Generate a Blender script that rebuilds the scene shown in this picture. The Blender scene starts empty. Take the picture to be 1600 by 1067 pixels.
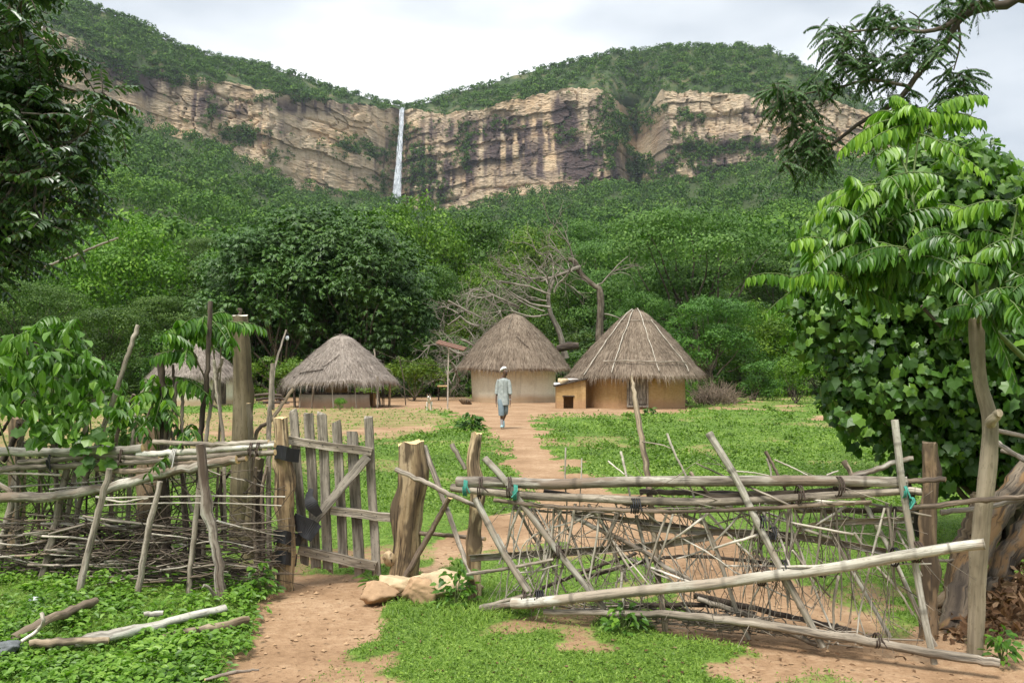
import bpy, math, random
import numpy as np
from mathutils import Vector, Matrix
random.seed(7)
RNG = np.random.default_rng(11)
F = 1386.0; HY = 583.0; CH = 1.6
SC = bpy.context.scene
COL = SC.collection

# ------------------------------------------------------------------ camera, sky, sun, exposure
cam_d = bpy.data.cameras.new('camera'); cam = bpy.data.objects.new('camera', cam_d); COL.objects.link(cam)
cam.location = (0, 0, CH); cam.rotation_euler = (math.radians(90), 0, 0)
cam_d.sensor_width = 36; cam_d.lens = 36*F/1600; cam_d.shift_y = (HY-533.5)/1600
cam_d.clip_start = .05; cam_d.clip_end = 9000
SC.camera = cam
SUN_EL = math.radians(62); SUN_ROT = math.radians(215)       # high, from behind the camera and a little left
w = bpy.data.worlds.new('World'); SC.world = w; w.use_nodes = True
nt = w.node_tree; nt.nodes.clear()
def N(nt, t, **k):
    n = nt.nodes.new(t)
    for a, b in k.items():
        if a in n.inputs and not hasattr(n, a): n.inputs[a].default_value = b
        else: setattr(n, a, b)
    return n
out = N(nt, 'ShaderNodeOutputWorld'); bg = N(nt, 'ShaderNodeBackground'); bg.inputs[1].default_value = .07
sky = N(nt, 'ShaderNodeTexSky'); sky.sky_type = 'NISHITA'; sky.sun_disc = False
sky.sun_elevation = SUN_EL; sky.sun_rotation = SUN_ROT; sky.air_density = 1.2; sky.dust_density = 3
tc = N(nt, 'ShaderNodeTexCoord'); mp = N(nt, 'ShaderNodeMapping'); mp.inputs['Scale'].default_value = (1, 1, 2.6)
mp.inputs['Location'].default_value = (2.1, .4, .6)
no = N(nt, 'ShaderNodeTexNoise'); no.inputs['Scale'].default_value = 1.7; no.inputs['Detail'].default_value = 5; no.inputs['Roughness'].default_value = .5
cr = N(nt, 'ShaderNodeValToRGB'); e = cr.color_ramp.elements
e[0].position = .37; e[0].color = (4.4, 4.9, 5.5, 1); e[1].position = .60; e[1].color = (10, 10.2, 10.4, 1)
m = cr.color_ramp.elements.new(.5); m.color = (6.9, 7.3, 7.7, 1)
mx = N(nt, 'ShaderNodeMix'); mx.data_type = 'RGBA'; mx.inputs[0].default_value = .93
L = nt.links.new
L(tc.outputs['Generated'], mp.inputs[0]); L(mp.outputs[0], no.inputs['Vector']); spz = N(nt, 'ShaderNodeSeparateXYZ'); L(tc.outputs['Generated'], spz.inputs[0]); b1 = N(nt, 'ShaderNodeMapRange'); b1.inputs[1].default_value = .20; b1.inputs[2].default_value = .36; b1.inputs[3].default_value = .05; b1.inputs[4].default_value = -.07; L(spz.outputs[2], b1.inputs[0])
ad = N(nt, 'ShaderNodeMath'); ad.operation = 'ADD'; L(no.outputs[0], ad.inputs[0]); L(b1.outputs[0], ad.inputs[1]); L(ad.outputs[0], cr.inputs[0])     # heavier cloud higher up
sp = N(nt, 'ShaderNodeSeparateXYZ'); L(tc.outputs['Generated'], sp.inputs[0]); mr = N(nt, 'ShaderNodeMapRange')     # an overcast sky is brightest overhead
mr.inputs[1].default_value = .45; mr.inputs[2].default_value = 1; mr.inputs[3].default_value = 1; mr.inputs[4].default_value = 2.2; L(sp.outputs[2], mr.inputs[0])
vm = N(nt, 'ShaderNodeVectorMath'); vm.operation = 'SCALE'; L(cr.outputs[0], vm.inputs[0]); L(mr.outputs[0], vm.inputs['Scale'])
L(sky.outputs[0], mx.inputs[6]); L(vm.outputs[0], mx.inputs[7]); L(mx.outputs[2], bg.inputs[0]); L(bg.outputs[0], out.inputs[0])
sd = bpy.data.lights.new('sun', 'SUN'); sd.energy = 2.7; sd.angle = math.radians(18); sd.color = (1, .96, .9)
so = bpy.data.objects.new('sun', sd); COL.objects.link(so)
so.rotation_euler = (math.radians(28), 0, math.radians(-28)); so.location = (0, 0, 60)
SC.view_settings.view_transform = 'Standard'; SC.view_settings.look = 'None'
SC.view_settings.exposure = 1.0; SC.view_settings.gamma = 1.0
try:
    SC.cycles.max_bounces = 6; SC.cycles.diffuse_bounces = 3; SC.cycles.glossy_bounces = 2
    SC.cycles.transmission_bounces = 3; SC.cycles.transparent_max_bounces = 8; SC.cycles.volume_bounces = 0
    SC.cycles.caustics_reflective = False; SC.cycles.caustics_refractive = False
except Exception: pass

# ------------------------------------------------------------------ maths helpers
def P(px, py, D): return np.array([(px-800)/F*D, D, CH-(py-HY)/F*D])
def GD(py): return CH*F/(py-HY)
def G(px, py): D = GD(py); return np.array([(px-800)/F*D, D, 0.0])
def V3(*a): return np.array(a, float)
def unit(a): a = np.asarray(a, float); return a/np.maximum(np.linalg.norm(a, axis=-1, keepdims=True), 1e-9)
def hsh(i, j, k=0, s=0):
    n = (i.astype(np.int64)*374761393 + j.astype(np.int64)*668265263 + np.int64(k)*1274126177 + s*97531) & 0x7fffffff if np.isscalar(k) else (i.astype(np.int64)*374761393 + j.astype(np.int64)*668265263 + k.astype(np.int64)*1274126177 + s*97531) & 0x7fffffff
    n = ((n ^ (n >> 13))*1103515245) & 0x7fffffff
    n = ((n ^ (n >> 15))*12345677) & 0x7fffffff
    return (n ^ (n >> 14) & 0x7fffffff)/2147483647.0
def vn(x, y, s=0):
    x = np.asarray(x, float); y = np.asarray(y, float)+np.zeros_like(x)
    i = np.floor(x); j = np.floor(y); u = x-i; v = y-j; u = u*u*(3-2*u); v = v*v*(3-2*v)
    a = hsh(i, j, 0, s); b = hsh(i+1, j, 0, s); c = hsh(i, j+1, 0, s); d = hsh(i+1, j+1, 0, s)
    return (a*(1-u)+b*u)*(1-v)+(c*(1-u)+d*u)*v
def fbm(x, y, o=4, s=0, g=.5):
    t = 0; a = 1; n = 0
    for k in range(o): t = t+a*vn(np.asarray(x)*2**k, np.asarray(y)*2**k, s+k*17); n += a; a *= g
    return t/n
def ss(a, b, x): t = np.clip((x-a)/(b-a), 0, 1); return t*t*(3-2*t)
def interp(tab, x): t = np.array(tab, float); return np.interp(x, t[:, 0], t[:, 1])
def curve(pts, n):                                  # Catmull-Rom resample of rows (any number of columns)
    p = np.array(pts, float)
    if len(p) == 2: t = np.linspace(0, 1, n)[:, None]; return p[0]*(1-t)+p[1]*t
    q = np.vstack([2*p[0]-p[1], p, 2*p[-1]-p[-2]]); m = len(p)-1; o = []
    for t in np.linspace(0, m-1e-6, n):
        i = int(t); f = t-i; a, b, c, d = q[i:i+4]
        o.append(.5*((2*b)+(c-a)*f+(2*a-5*b+4*c-d)*f*f+(3*b-a-3*c+d)*f**3))
    return np.array(o)

# ------------------------------------------------------------------ mesh builder
BASE = {}
class M:
    def __init__(s): s.v = []; s.f = []; s.tc = []; s.n = 0; s.at = []; s.sm = []
    def add(s, v, fs, mi=0, tc=None, at=0.0, smooth=True):
        v = np.asarray(v, float).reshape(-1, 3)
        if isinstance(fs, np.ndarray): fs = [fs]
        for f in fs:
            f = np.asarray(f, np.int64)
            if len(f): s.f.append((f+s.n, mi, smooth))
        s.v.append(v); s.n += len(v)
        s.tc.append(v.copy() if tc is None else np.asarray(tc, float).reshape(-1, 3))
        a = np.asarray(at, float); s.at.append(np.full(len(v), float(a)) if a.ndim == 0 else a)
        return s
    def tube(s, pts, rad, k=8, rough=.0, caps=True, mi=0, cap_mi=None, flat=1.0, seed=None, knots=0, smooth=True, at=0.0):
        p = np.array(pts, float); n = len(p); r = np.full(n, rad, float) if np.isscalar(rad) else np.array(rad, float)
        if len(r) != n: r = np.interp(np.linspace(0, 1, n), np.linspace(0, 1, len(r)), r)
        seed = random.random()*50 if seed is None else seed
        t = unit(np.gradient(p, axis=0)); ref = V3(0, 1, 0) if abs(t[0][1]) < .9 else V3(1, 0, 0)
        u = []; 
        for q in t:
            ref = ref-q*np.dot(ref, q); ref = ref/max(np.linalg.norm(ref), 1e-9); u.append(ref)
        u = np.array(u); w_ = np.cross(t, u)
        an = np.linspace(0, 2*math.pi, k, endpoint=False)
        d = np.concatenate([[0], np.cumsum(np.linalg.norm(np.diff(p, axis=0), axis=1))])
        rr = r[:, None]*np.ones(k)[None]
        if rough:
            A_, D_ = np.meshgrid(an, d); R0 = max(r.mean(), 1e-4)
            rr = rr*(1+rough*(fbm(np.cos(A_)*1.6+seed, D_/R0*.35+seed+np.sin(A_)*1.6, 3, 5)-.5)*2)
        if knots:
            for _ in range(knots):
                kd = random.random()*d[-1]; ka = random.random()*6.28
                g = np.exp(-((d[:, None]-kd)/(r.mean()*1.2))**2)*np.exp(-(np.angle(np.exp(1j*(an-ka)))[None]/.6)**2)
                rr = rr*(1+.35*g)
        ca = np.cos(an)[None, :, None]; sa = np.sin(an)[None, :, None]
        vv = p[:, None]+rr[..., None]*(ca*flat*u[:, None]+sa*w_[:, None])
        R = max(r.mean(), 1e-3)
        tcx = np.stack([np.cos(an)[None]*R+seed+0*rr, np.sin(an)[None]*R+seed*.7+0*rr, d[:, None]+seed+0*rr], -1)
        i = np.arange(n-1)[:, None]*k; j = np.arange(k)[None]; j2 = (j+1) % k
        q = np.stack([i+j, i+j2, i+k+j2, i+k+j], -1).reshape(-1, 4)
        s.add(vv.reshape(-1, 3), q, mi, tcx.reshape(-1, 3), at, smooth)
        if caps:
            cm = mi if cap_mi is None else cap_mi
            for e_, row in ((0, vv[0]), (1, vv[-1])):
                c = row.mean(0)+(t[-1] if e_ else -t[0])*R*.12
                vs = np.vstack([row, c]); f = np.array([[a, (a+1) % k, k] if e_ else [(a+1) % k, a, k] for a in range(k)])
                s.add(vs, f, cm, None, at, False)
        return s
    def box(s, c, sz, rot=None, bev=0, mi=0, jit=0):
        sx, sy, sz_ = [a/2 for a in sz]; b = min(bev, sx*.45, sy*.45, sz_*.45); R = np.eye(3) if rot is None else np.array(rot)
        if b <= 0:
            v = np.array([[x, y, z] for z in (-sz_, sz_) for x, y in ((-sx, -sy), (sx, -sy), (sx, sy), (-sx, sy))])
            f = np.array([[3, 2, 1, 0], [4, 5, 6, 7], [0, 1, 5, 4], [1, 2, 6, 5], [2, 3, 7, 6], [3, 0, 4, 7]])
        else:
            ring = lambda ex, ey, z: [[-ex+b, -ey, z], [ex-b, -ey, z], [ex, -ey+b, z], [ex, ey-b, z], [ex-b, ey, z], [-ex+b, ey, z], [-ex, ey-b, z], [-ex, -ey+b, z]]
            v = np.array(ring(sx-b*.6, sy-b*.6, -sz_)+ring(sx, sy, -sz_+b)+ring(sx, sy, sz_-b)+ring(sx-b*.6, sy-b*.6, sz_))
            f = [np.array([[a+r*8, (a+1) % 8+r*8, (a+1) % 8+r*8+8, a+r*8+8] for r in range(3) for a in range(8)]), np.array([[7, 6, 5, 4, 3, 2, 1, 0]]), np.array([[24+a for a in range(8)]])]
        if jit: v = v+RNG.normal(0, jit, v.shape)
        sd_ = random.random()*20
        s.add(v@R.T+np.asarray(c, float), f, mi, v+sd_, 0, False); return s
    def grid(s, vv, mi=0, tc=None, at=0.0, closed=False, smooth=True):
        n, k = vv.shape[:2]; i = np.arange(n-1)[:, None]*k; kk = k if closed else k-1; j = np.arange(kk)[None]; j2 = (j+1) % k
        q = np.stack([i+j, i+j2, i+k+j2, i+k+j], -1).reshape(-1, 4)
        return s.add(vv.reshape(-1, 3), q, mi, None if tc is None else tc.reshape(-1, 3), at if np.isscalar(at) else at.reshape(-1), smooth)
    def build(s, name, mats, parent=None, loc=None):
        me = bpy.data.meshes.new(name); v = np.concatenate(s.v)
        me.vertices.add(len(v))
        o3 = np.zeros(3) if loc is None else np.asarray(loc, float)
        me.vertices.foreach_set('co', (v-o3).astype(np.float32).ravel())
        lv = np.concatenate([f.ravel() for f, _, _ in s.f]); cnt = np.concatenate([np.full(len(f), f.shape[1]) for f, _, _ in s.f])
        st = np.concatenate([[0], np.cumsum(cnt)[:-1]])
        me.loops.add(len(lv)); me.loops.foreach_set('vertex_index', lv.astype(np.int32))
        me.polygons.add(len(cnt)); me.polygons.foreach_set('loop_start', st.astype(np.int32))
        me.polygons.foreach_set('material_index', np.concatenate([np.full(len(f), mi) for f, mi, _ in s.f]).astype(np.int32))
        me.update(calc_edges=True)
        me.polygons.foreach_set('use_smooth', np.concatenate([np.full(len(f), b) for f, _, b in s.f]))
        a = me.attributes.new('tc', 'FLOAT_VECTOR', 'POINT'); a.data.foreach_set('vector', np.concatenate(s.tc).astype(np.float32).ravel())
        a = me.attributes.new('av', 'FLOAT', 'POINT'); a.data.foreach_set('value', np.concatenate(s.at).astype(np.float32))
        for m_ in (mats if isinstance(mats, (list, tuple)) else [mats]): me.materials.append(m_)
        me.update()
        ob = bpy.data.objects.new(name, me); COL.objects.link(ob)
        if loc is not None: ob.location = loc
        if parent is not None:
            ob.parent = parent
            b_ = BASE.get(parent.name)
            if b_ is not None and loc is None: me.transform(Matrix.Translation(-Vector(b_))); BASE[ob.name] = b_
        return ob
def tag(o, label=None, cat=None, group=None, kind=None):
    for k, v_ in (('label', label), ('category', cat), ('group', group), ('kind', kind)):
        if v_: o[k] = v_
    return o
def empty(name, loc, label, cat, group=None):
    o = bpy.data.objects.new(name, None); COL.objects.link(o); o.location = loc; o.empty_display_size = .2
    BASE[o.name] = [float(a) for a in loc]; return tag(o, label, cat, group)
def copy_tree(o, parent=None):
    c = o.copy(); COL.objects.link(c)
    if parent is not None: c.parent = parent
    for ch in list(o.children): copy_tree(ch, c)
    return c

# ------------------------------------------------------------------ leaves
T_DIA = (np.array([[0, 0, 0], [.45, .5, -.06], [1, 0, -.12], [.45, -.5, -.06]]), [np.array([[0, 3, 2, 1]])])
T_LEAF = (np.array([[0, 0, 0], [.3, .5, .07], [.72, .36, 0], [1, 0, -.2], [.72, -.36, 0], [.3, -.5, .07]]), [np.array([[0, 3, 2, 1], [0, 5, 4, 3]])])
_an = np.linspace(-math.pi, math.pi, 15)[:-1]
_r = np.array([.22, .62, .52, .72, .62, .88, .76, 1.0, .76, .88, .62, .72, .52, .62])*.55
_lob = np.stack([.42+_r*np.cos(_an), _r*np.sin(_an)*1.15, -.14*_r**2*4*np.abs(np.sin(_an))], -1)
T_LOBE = (np.vstack([_lob, [[.4, 0, .04]]]), [np.array([[a, (a+1) % 14, 14] for a in range(14)])])
T_BLADE = (np.array([[0, -.5, 0], [0, .5, 0], [.6, .35, .0], [1, 0, -.25], [.6, -.35, 0]]), [np.array([[0, 1, 2, 4]]), np.array([[4, 2, 3]])])
def leaves(m, B, A, Nn, Ln, Wd, T=T_DIA, at=0.0, mi=0):
    tv, tf = T; n = len(B); A = unit(A); S = unit(np.cross(Nn, A)); Nn = np.cross(A, S)
    Ln = np.broadcast_to(Ln, n); Wd = np.broadcast_to(Wd, n)
    v = B[:, None]+A[:, None]*(Ln[:, None]*tv[None, :, 0])[..., None]+S[:, None]*(Wd[:, None]*tv[None, :, 1])[..., None]+Nn[:, None]*(Ln[:, None]*tv[None, :, 2])[..., None]
    k = len(tv); base = (np.arange(n)*k)[:, None, None]
    a = np.repeat(np.broadcast_to(at, n), k)
    m.add(v.reshape(-1, 3), [(f[None]+base).reshape(-1, f.shape[1]) for f in tf], mi, None, a, False)
def rdir(n, up=0.0):
    d = RNG.normal(size=(n, 3)); d = unit(d); d[:, 2] += up; return unit(d)
def compound(m, B, A, length, pairs, ll, lw, droop=.35, leafdroop=.8, T=T_LEAF, at=0.0, fwd=.35, stem=True, smi=1, jit=.15, taper=.35):
    """pinnate leaves: B base points, A directions (n,3)"""
    n = len(B); A = unit(A); Ln = np.broadcast_to(length, n); at = np.broadcast_to(at, n)
    t = np.linspace(.18, 1, pairs)
    H = unit(np.cross(A, np.tile([0, 0, 1.0], (n, 1)))); U = np.cross(H, A)
    c = B[:, None]+A[:, None]*(Ln[:, None]*t)[..., None]; c[..., 2] -= droop*Ln[:, None]*t[None]**2
    tan = A[:, None]*np.ones((1, pairs, 1)); tan[..., 2] = tan[..., 2]-2*droop*t[None]; tan = unit(tan)
    for sgn in (1, -1):
        d = H[:, None]*sgn+tan*fwd+RNG.normal(0, jit, (n, pairs, 3)); d[..., 2] -= leafdroop
        nn = unit(tan*.3+np.array([0, 0, 1.0])+H[:, None]*sgn*.5*leafdroop+RNG.normal(0, jit, (n, pairs, 3)))
        sz = (1-taper*np.abs(t-.45)*1.8)[None]*RNG.uniform(.85, 1.1, (n, pairs))*np.minimum(1, Ln/np.mean(Ln))[:, None]
        leaves(m, c.reshape(-1, 3), d.reshape(-1, 3), nn.reshape(-1, 3), (ll*sz).ravel(), (lw*sz).ravel(), T, np.repeat(at, pairs))
    if stem:
        tt = np.linspace(0, 1, 5); cc = B[:, None]+A[:, None]*(Ln[:, None]*tt)[..., None]; cc[..., 2] -= droop*Ln[:, None]*tt[None]**2
        wd = lw*.07+.0012
        off = np.stack([H*wd, U*wd-H*wd*.5, -U*wd-H*wd*.5], 1)
        v = cc[:, :, None]+off[:, None]; k = 3
        q = []
        for i in range(4):
            for j in range(3): q.append([i*3+j, i*3+(j+1) % 3, i*3+3+(j+1) % 3, i*3+3+j])
        q = np.array(q); m.add(v.reshape(-1, 3), (q[None]+(np.arange(n)*15)[:, None, None]).reshape(-1, 4), smi, None, np.repeat(at, 15), True)

# ------------------------------------------------------------------ materials
def mat(name):
    m_ = bpy.data.materials.new(name); m_.use_nodes = True; t = m_.node_tree; t.nodes.clear()
    o = N(t, 'ShaderNodeOutputMaterial'); return m_, t, o
def ramp(t, fac, stops):
    r = N(t, 'ShaderNodeValToRGB'); el = r.color_ramp.elements
    while len(el) < len(stops): el.new(.5)
    for e_, (p_, c_) in zip(el, stops): e_.position = p_; e_.color = tuple(c_)+(1,) if len(c_) == 3 else c_
    if fac is not None: t.links.new(fac, r.inputs[0])
    return r.outputs[0]
def noise(t, vec, scale, detail=3, rough=.55, sc=None, dist=0):
    n_ = N(t, 'ShaderNodeTexNoise'); n_.inputs['Scale'].default_value = scale; n_.inputs['Detail'].default_value = detail
    n_.inputs['Roughness'].default_value = rough; n_.inputs['Distortion'].default_value = dist
    if sc is not None:
        mp_ = N(t, 'ShaderNodeMapping'); mp_.inputs['Scale'].default_value = sc; t.links.new(vec, mp_.inputs[0]); vec = mp_.outputs[0]
    t.links.new(vec, n_.inputs['Vector']); return n_.outputs[0]
def mixc(t, fac, a, b, mode='MIX'):
    x = N(t, 'ShaderNodeMix'); x.data_type = 'RGBA'; x.blend_type = mode
    for s_, v_ in ((x.inputs[0], fac), (x.inputs[6], a), (x.inputs[7], b)):
        if hasattr(v_, 'is_output'): t.links.new(v_, s_)
        else: s_.default_value = v_ if not isinstance(v_, tuple) else (tuple(v_)+(1,))[:4]
    return x.outputs[2]
def mth(t, op, a, b=0.0, clamp=False):
    x = N(t, 'ShaderNodeMath'); x.operation = op; x.use_clamp = clamp
    for s_, v_ in ((x.inputs[0], a), (x.inputs[1], b)):
        if hasattr(v_, 'is_output'): t.links.new(v_, s_)
        else: s_.default_value = v_
    return x.outputs[0]
def attr(t, name, out_='Fac'): a = N(t, 'ShaderNodeAttribute'); a.attribute_name = name; return a.outputs[out_]
def finish(t, o, col, rough=.85, bump=None, bs=.3, bd=.01, spec=.3):
    p = N(t, 'ShaderNodeBsdfPrincipled'); p.inputs['Roughness'].default_value = rough; p.inputs['Specular IOR Level'].default_value = spec
    if hasattr(col, 'is_output'): t.links.new(col, p.inputs['Base Color'])
    else: p.inputs['Base Color'].default_value = tuple(col)+(1,)
    if bump is not None:
        b = N(t, 'ShaderNodeBump'); b.inputs['Strength'].default_value = bs; b.inputs['Distance'].default_value = bd
        t.links.new(bump, b.inputs['Height']); t.links.new(b.outputs[0], p.inputs['Normal'])
    t.links.new(p.outputs[0], o.inputs[0]); return p
def leafmat(name, cols, rough=.45, spec=.4, trans=.3, objvar=.0):
    """cols: dark, mid, light leaf colours; picks per leaf (island) and per crown clump (av)"""
    m_, t, o = mat(name); ge = N(t, 'ShaderNodeNewGeometry')
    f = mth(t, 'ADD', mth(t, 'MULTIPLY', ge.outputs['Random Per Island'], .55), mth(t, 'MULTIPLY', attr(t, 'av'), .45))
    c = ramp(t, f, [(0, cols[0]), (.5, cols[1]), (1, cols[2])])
    if objvar:
        oi = N(t, 'ShaderNodeObjectInfo'); hs = N(t, 'ShaderNodeHueSaturation')
        t.links.new(mth(t, 'ADD', .5-objvar*.045, mth(t, 'MULTIPLY', oi.outputs['Random'], objvar*.055)), hs.inputs['Hue'])
        t.links.new(mth(t, 'ADD', 1-objvar*.35, mth(t, 'MULTIPLY', oi.outputs['Random'], objvar*.7)), hs.inputs['Value'])
        t.links.new(c, hs.inputs['Color']); c = hs.outputs[0]
    p = N(t, 'ShaderNodeBsdfPrincipled'); p.inputs['Roughness'].default_value = rough; p.inputs['Specular IOR Level'].default_value = spec
    t.links.new(c, p.inputs['Base Color'])
    if trans:
        tr = N(t, 'ShaderNodeBsdfTranslucent'); t.links.new(mixc(t, 1, c, (.9, 1.2, .35), 'MULTIPLY'), tr.inputs[0])
        ms = N(t, 'ShaderNodeMixShader'); ms.inputs[0].default_value = trans
        t.links.new(p.outputs[0], ms.inputs[1]); t.links.new(tr.outputs[0], ms.inputs[2]); t.links.new(ms.outputs[0], o.inputs[0])
    else: t.links.new(p.outputs[0], o.inputs[0])
    return m_
def woodmat(name, c0, c1, c2, streak=14, bump=.5, crack=(.03, .025, .02), crackamt=.6, patch=None, ring=False):
    """weathered wood / bark, grain along the piece"""
    m_, t, o = mat(name); v = attr(t, 'tc', 'Vector')
    g = noise(t, v, streak*2.2, 4, .6, (1, 1, .09)); b = noise(t, v, 5, 3, .6, (1, 1, .5)); k = noise(t, v, streak*5, 3, .7, (1, 1, .06))
    f = mth(t, 'ADD', mth(t, 'MULTIPLY', g, .6), mth(t, 'MULTIPLY', b, .4))
    c = ramp(t, f, [(.40, c0), (.5, c1), (.60, c2)])
    if patch: c = mixc(t, ramp(t, noise(t, v, 7, 3, .6, (1, 1, .35)), [(.5, (0, 0, 0)), (.56, (1, 1, 1))]), c, patch)
    cm = ramp(t, k, [(.38, (1, 1, 1)), (.46, (0, 0, 0))]); nd = attr(t, 'av')
    c = mixc(t, mth(t, 'MULTIPLY', nd, .6), c, tuple(q*.35 for q in c0))
    c = mixc(t, mth(t, 'MULTIPLY', cm, crackamt), c, crack)
    ge = N(t, 'ShaderNodeObjectInfo')
    hs = N(t, 'ShaderNodeHueSaturation'); t.links.new(mth(t, 'ADD', .82, mth(t, 'MULTIPLY', ge.outputs['Random'], .36)), hs.inputs['Value']); t.links.new(c, hs.inputs['Color'])
    sp = noise(t, v, 42, 3, .7, (1, 1, .45)); c2 = mixc(t, mth(t, 'MULTIPLY', ramp(t, sp, [(.56, (0, 0, 0)), (.64, (1, 1, 1))]), .55), hs.outputs[0], c0)
    finish(t, o, c2, .88, mth(t, 'ADD', mth(t, 'ADD', mth(t, 'MULTIPLY', k, .8), mth(t, 'MULTIPLY', g, .6)), mth(t, 'MULTIPLY', sp, .4)), min(1, bump*1.6), .009)
    return m_
def plain(name, col, rough=.8, var=.25, scale=8, spec=.3, bump=.2):
    m_, t, o = mat(name); co = N(t, 'ShaderNodeTexCoord'); n_ = noise(t, co.outputs['Object'], scale, 4, .6)
    d = tuple(a*(1-var) for a in col); l = tuple(min(1, a*(1+var)) for a in col)
    finish(t, o, ramp(t, n_, [(.3, d), (.5, col), (.7, l)]), rough, n_, bump, .01, spec); return m_

MAT = {}
MAT['bamboo'] = woodmat('weathered_bamboo', (.135, .11, .085), (.28, .245, .195), (.46, .43, .365), 10, .5, crackamt=.55, patch=(.19, .145, .105))
MAT['pale_bamboo'] = woodmat('bleached_bamboo', (.21, .185, .14), (.36, .33, .265), (.50, .475, .40), 10, .4, crackamt=.4, patch=(.30, .25, .19))
MAT['grey_stick'] = woodmat('grey_stick_wood', (.12, .10, .075), (.25, .21, .16), (.40, .35, .28), 12, .5)
MAT['brown_stick'] = woodmat('brown_stick_wood', (.075, .055, .04), (.16, .12, .085), (.27, .21, .15), 12, .5)
MAT['dark_stick'] = woodmat('dark_stick_wood', (.03, .022, .017), (.07, .052, .038), (.13, .10, .075), 12, .5)
MAT['pale_twig'] = woodmat('pale_twig_wood', (.30, .26, .20), (.48, .43, .35), (.62, .57, .48), 16, .3, crackamt=.3)
MAT['plank'] = woodmat('grey_plank_wood', (.10, .085, .065), (.21, .185, .145), (.33, .29, .235), 12, .5)
MAT['rail_plank'] = woodmat('pale_plank_wood', (.17, .14, .105), (.32, .275, .21), (.45, .395, .32), 12, .5)
MAT['ochre_post'] = woodmat('barkless_ochre_wood', (.13, .085, .045), (.32, .23, .125), (.47, .36, .22), 8, .9, (.03, .02, .012), .85, patch=(.12, .085, .05))
MAT['bark_post'] = woodmat('brown_bark', (.06, .042, .026), (.14, .10, .06), (.25, .19, .12), 7, .8, patch=(.21, .145, .085))
MAT['smooth_bark'] = woodmat('smooth_living_bark', (.135, .11, .07), (.235, .195, .13), (.32, .27, .19), 5, .4, (.05, .04, .03), .35)
MAT['brown_bark'] = woodmat('mossy_living_bark', (.08, .062, .032), (.15, .12, .065), (.22, .18, .11), 5, .5, (.03, .025, .015), .5)
MAT['white_bark'] = woodmat('pale_peeling_bark', (.16, .14, .11), (.38, .355, .295), (.55, .53, .46), 6, .4, (.05, .04, .03), .5)
MAT['peel'] = woodmat('flaking_stake_bark', (.10, .07, .05), (.25, .20, .155), (.52, .47, .39), 9, .9, (.02, .015, .01), .7)
MAT['dead'] = woodmat('bleached_dead_wood', (.11, .09, .07), (.23, .20, .155), (.36, .32, .26), 3, .3, crackamt=.3)
MAT['old_trunk'] = woodmat('dark_old_trunk_wood', (.035, .026, .019), (.095, .072, .05), (.19, .15, .105), 5, .9, (.015, .011, .008), .8, patch=(.17, .10, .045))
MAT['trunk'] = woodmat('forest_bark', (.06, .045, .032), (.11, .088, .062), (.2, .165, .125), 3, .5)
MAT['logwood'] = woodmat('bare_log_wood', (.16, .115, .07), (.34, .265, .175), (.50, .41, .29), 7, .6, patch=(.15, .115, .08))
MAT['cut'] = plain('fresh_cut_wood', (.62, .44, .22), .8, .3, 40)
MAT['cut_white'] = plain('white_cut_wood', (.62, .58, .47), .8, .3, 30)
MAT['rubber'] = plain('black_rubber', (.018, .018, .02), .55, .4, 25, .4)
MAT['cloth_teal'] = plain('teal_cloth_tie', (.05, .24, .18), .8, .35, 60)
MAT['vine_tie'] = plain('bark_strip_tie', (.06, .042, .032), .9, .4, 60)
MAT['cord'] = plain('pale_cord', (.42, .40, .36), .9, .2, 60)
MAT['rock_pale'] = plain('sandy_rock', (.47, .36, .22), .9, .35, 6, .2, .9)
MAT['rock_red'] = plain('reddish_rock', (.36, .235, .135), .9, .3, 7, .2, .9)

# ================================================================== GROUND, SLOPES AND CLIFF
BASE_PY = [(-500, 140), (0, 165), (200, 190), (280, 215), (330, 228), (420, 268), (450, 290), (520, 305), (600, 312), (700, 332), (760, 325), (800, 305), (900, 300), (950, 290), (1060, 286), (1120, 285), (1230, 245), (1400, 245), (1600, 270), (2100, 300)]
TOP_PY = [(-500, -60), (0, 20), (100, 55), (150, 74), (200, 96), (270, 108), (330, 126), (400, 140), (450, 150), (520, 160), (600, 170), (640, 172), (700, 178), (760, 172), (800, 166), (850, 146), (905, 140), (960, 150), (1015, 165), (1035, 140), (1100, 142), (1200, 155), (1300, 160), (1400, 195), (1500, 243), (1600, 268), (2100, 300)]
SKY_PY = [(-500, -150), (0, -70), (100, -12), (130, 5), (220, 36), (270, 66), (330, 86), (430, 106), (500, 130), (560, 145), (600, 158), (630, 166), (660, 160), (700, 146), (760, 131), (800, 118), (860, 104), (900, 94), (960, 81), (1030, 73), (1100, 70), (1160, 70), (1200, 76), (1240, 92), (1280, 113), (1310, 134), (1350, 158), (1400, 190), (1500, 240), (1600, 266), (2100, 296)]
DB = [(-500, 760), (0, 780), (200, 820), (450, 950), (560, 1030), (625, 1075), (680, 1040), (760, 1000), (900, 960), (950, 950), (1000, 1010), (1040, 930), (1200, 900), (1400, 960), (1600, 1080), (2100, 1200)]
def terrain(x, y):
    x = np.asarray(x, float); y = np.asarray(y, float)
    px = 800+x/np.maximum(y, 30)*F; px = np.clip(px, -500, 2100)
    db = interp(DB, px); zb = CH+(HY-interp(BASE_PY, px))/F*db
    t = np.clip((y-62)/(db-62), 0, 1.0)
    h = zb*t**1.3*ss(20, 60, y)
    return h+(fbm(x*.02, y*.02, 3, 3)-.5)*14*ss(70, 260, y)+(fbm(x*.35, y*.35, 3, 5)-.5)*.07*ss(3, 8, y)
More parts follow.
